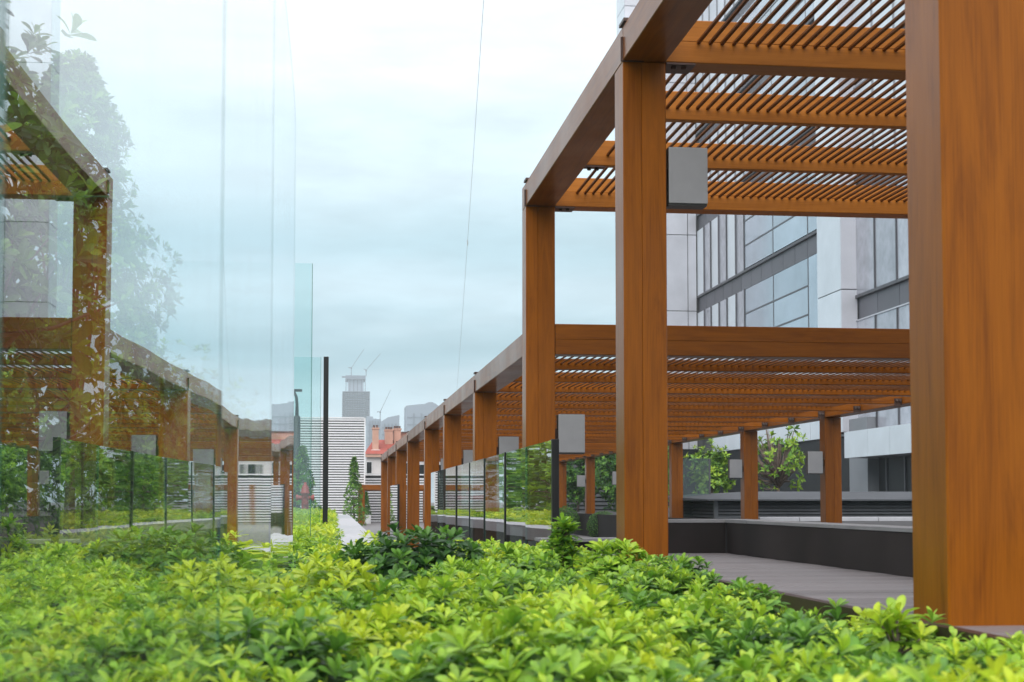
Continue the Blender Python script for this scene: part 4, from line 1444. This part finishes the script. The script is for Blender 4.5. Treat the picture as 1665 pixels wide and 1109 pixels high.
# ------------------------------------------------------------------ distant towers and cranes
D = 900
def fx_(x, dd=D):
    return at((x - 534) * dd / F_PX, dd).x
def fz(y, dd=D):
    return CZ + (814 - y) * dd / F_PX
c = at((578 - 534) * D / F_PX, D, -.72)
tw = empty('skyscraper', c, 'hazy unfinished skyscraper wrapped in scaffolding with cranes on top', 'skyscraper', 'hazy towers on the skyline')
cx, cyy = c.x, c.y
s = D / F_PX
MB().box((cx - 17 * s, cyy - 6, -.7), (cx + 15 * s, cyy + 18, fz(642))).obj('lower_core', M['towerglass'], tw)
MB().box((cx - 13 * s, cyy - 3, fz(642)), (cx + 12 * s, cyy + 15, fz(613))).obj('upper_core', M['towerglass'], tw)
MB().box((cx - 17 * s, cyy - 6, fz(617)), (cx + 15 * s, cyy + 18, fz(611))).obj('platform', M['concrete'], tw)
MB().box((cx - 23 * s, cyy - 2, fz(613.2)), (cx - 12 * s, cyy + 1, fz(611.4))).obj('outrigger', M['concrete'], tw)
slab = MB().box((-22 * s, -9, -.22), (21.5 * s, 21, .22)).mesh('floor_slab', M['concrete'])
for i in range(15):
    link('floor_slab', slab, tw, (cx, cyy, fz(638 + i * 3.6)))
for i in range(12):
    x = cx - 22 * s + 43.5 * s * i / 11
    MB().box((x - .16, cyy - 9.5, -.7), (x + .16, cyy - 9.1, fz(640 - (3 if i % 2 else 0)))).obj('scaffold_pole', M['concrete'], tw)
for i in range(6):
    x = cx - 16.5 * s + 31 * s * i / 5
    MB().box((x - 1.0 * s * .5, cyy - 6.5, fz(642)), (x + 1.0 * s * .5, cyy - 5.5, fz(616))).obj('column', M['concrete'], tw)
def crane(label, x, ybase, ytop, jx, jy, dd, bx, by_):
    p = at((x - 534) * dd / F_PX, dd)
    ss = dd / F_PX
    r = empty('tower_crane', (p.x, p.y - 4, fz(ybase, dd)), label, 'crane', 'tower cranes on the skyline')
    MB().box((p.x - .55 * ss, p.y - 5, fz(ybase, dd)), (p.x + .55 * ss, p.y - 3.4, fz(ytop, dd))).obj('mast', M['concrete'], r)
    e = at((jx - 534) * dd / F_PX, dd)
    MB().tube([(p.x, p.y - 4, fz(ytop, dd)), (e.x, p.y - 4, fz(jy, dd))], [.42 * ss, .32 * ss], 4).obj('jib', M['concrete'], r)
    MB().tube([(p.x + 1 * ss, p.y - 4, fz(ytop, dd)), (at((bx - 534) * dd / F_PX, dd).x, p.y - 4, fz(by_, dd))], .6 * ss, 4).obj('counter_jib', M['concrete'], r)
    MB().box((p.x - 1.2 * ss, p.y - 5.6, fz(ytop, dd) - 1.3 * ss), (p.x + 1.2 * ss, p.y - 2.8, fz(ytop, dd) + .2 * ss)).obj('cab', M['concrete'], r)
crane('faint tower crane on the left of the unfinished skyscraper', 570, 612, 598, 590, 568, D, 565, 598)
crane('faint tower crane on the right of the unfinished skyscraper', 594, 612, 602, 617, 575, D, 590, 600)
crane('pale tower crane standing among the lower hazy blocks', 617, 700, 670, 634, 634, 700, 612, 670)
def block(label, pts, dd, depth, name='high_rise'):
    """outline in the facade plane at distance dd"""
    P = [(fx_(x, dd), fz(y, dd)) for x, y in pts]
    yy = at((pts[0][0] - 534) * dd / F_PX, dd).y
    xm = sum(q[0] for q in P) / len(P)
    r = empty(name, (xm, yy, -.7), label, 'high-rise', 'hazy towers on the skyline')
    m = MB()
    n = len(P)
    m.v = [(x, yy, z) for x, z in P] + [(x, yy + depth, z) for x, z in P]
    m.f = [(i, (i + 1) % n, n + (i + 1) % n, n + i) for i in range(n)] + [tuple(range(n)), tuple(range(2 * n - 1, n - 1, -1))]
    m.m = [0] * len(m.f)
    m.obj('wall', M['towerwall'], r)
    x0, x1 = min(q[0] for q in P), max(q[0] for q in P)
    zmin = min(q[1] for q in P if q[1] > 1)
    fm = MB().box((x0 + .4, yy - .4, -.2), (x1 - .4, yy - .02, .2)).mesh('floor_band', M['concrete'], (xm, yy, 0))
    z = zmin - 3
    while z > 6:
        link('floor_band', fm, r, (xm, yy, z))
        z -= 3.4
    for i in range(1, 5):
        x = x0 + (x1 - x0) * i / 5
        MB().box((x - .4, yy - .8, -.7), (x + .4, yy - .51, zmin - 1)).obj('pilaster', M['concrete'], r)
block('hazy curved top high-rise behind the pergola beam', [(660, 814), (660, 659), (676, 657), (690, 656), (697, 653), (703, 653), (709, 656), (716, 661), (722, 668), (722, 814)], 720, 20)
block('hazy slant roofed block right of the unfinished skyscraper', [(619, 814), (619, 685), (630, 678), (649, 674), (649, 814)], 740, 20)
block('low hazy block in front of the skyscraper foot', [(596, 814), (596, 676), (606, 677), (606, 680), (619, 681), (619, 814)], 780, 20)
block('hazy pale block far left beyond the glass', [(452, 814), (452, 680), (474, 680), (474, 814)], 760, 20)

# overhead cable crossing the sky
c = at(.9, 9.0, 0)
p0 = at((787 - 534) * 110 / F_PX, 110, CZ + (814 + 40) * 110 / F_PX)
p1 = at((742 - 534) * 330 / F_PX, 330, CZ + (814 - 640) * 330 / F_PX)
pts = []
for i in range(41):
    t_ = i / 40
    q = p0.lerp(p1, t_)
    q.z -= 1.0 * 4 * t_ * (1 - t_)
    pts.append(tuple(q))
cb = empty('cable', p0, 'thin dark overhead cable hanging across the open sky', 'cable')
MB().tube(pts, .020, 5).obj('wire', M['wire'], cb, origin=p0)
q = Vector(pts[14])
MB().tube([tuple(q + Vector((.0, 0, .4))), tuple(q + Vector((0.03, 0, 0))), tuple(q - Vector((.0, 0, .4)))], [.04, .085, .04], 6).obj('clip', M['wire'], cb)

# ------------------------------------------------------------------ the damp air that fades the skyline
hz = MB()
hz.box((-430, -42, -2.2), (830, 1010, 96))
hm, hn, ho = mat('haze_air')
pv = node(hn, 'ShaderNodeVolumePrincipled', {'Color': (.84, .93, .97, 1), 'Density': .0005, 'Anisotropy': 0.0})
hn.links.new(pv.outputs[0], ho.inputs['Volume'])
o = hz.obj('haze', hm)
tag(o, 'thin pale haze over the skyline', 'haze', kind='stuff')
S.cycles.volume_bounces = 1
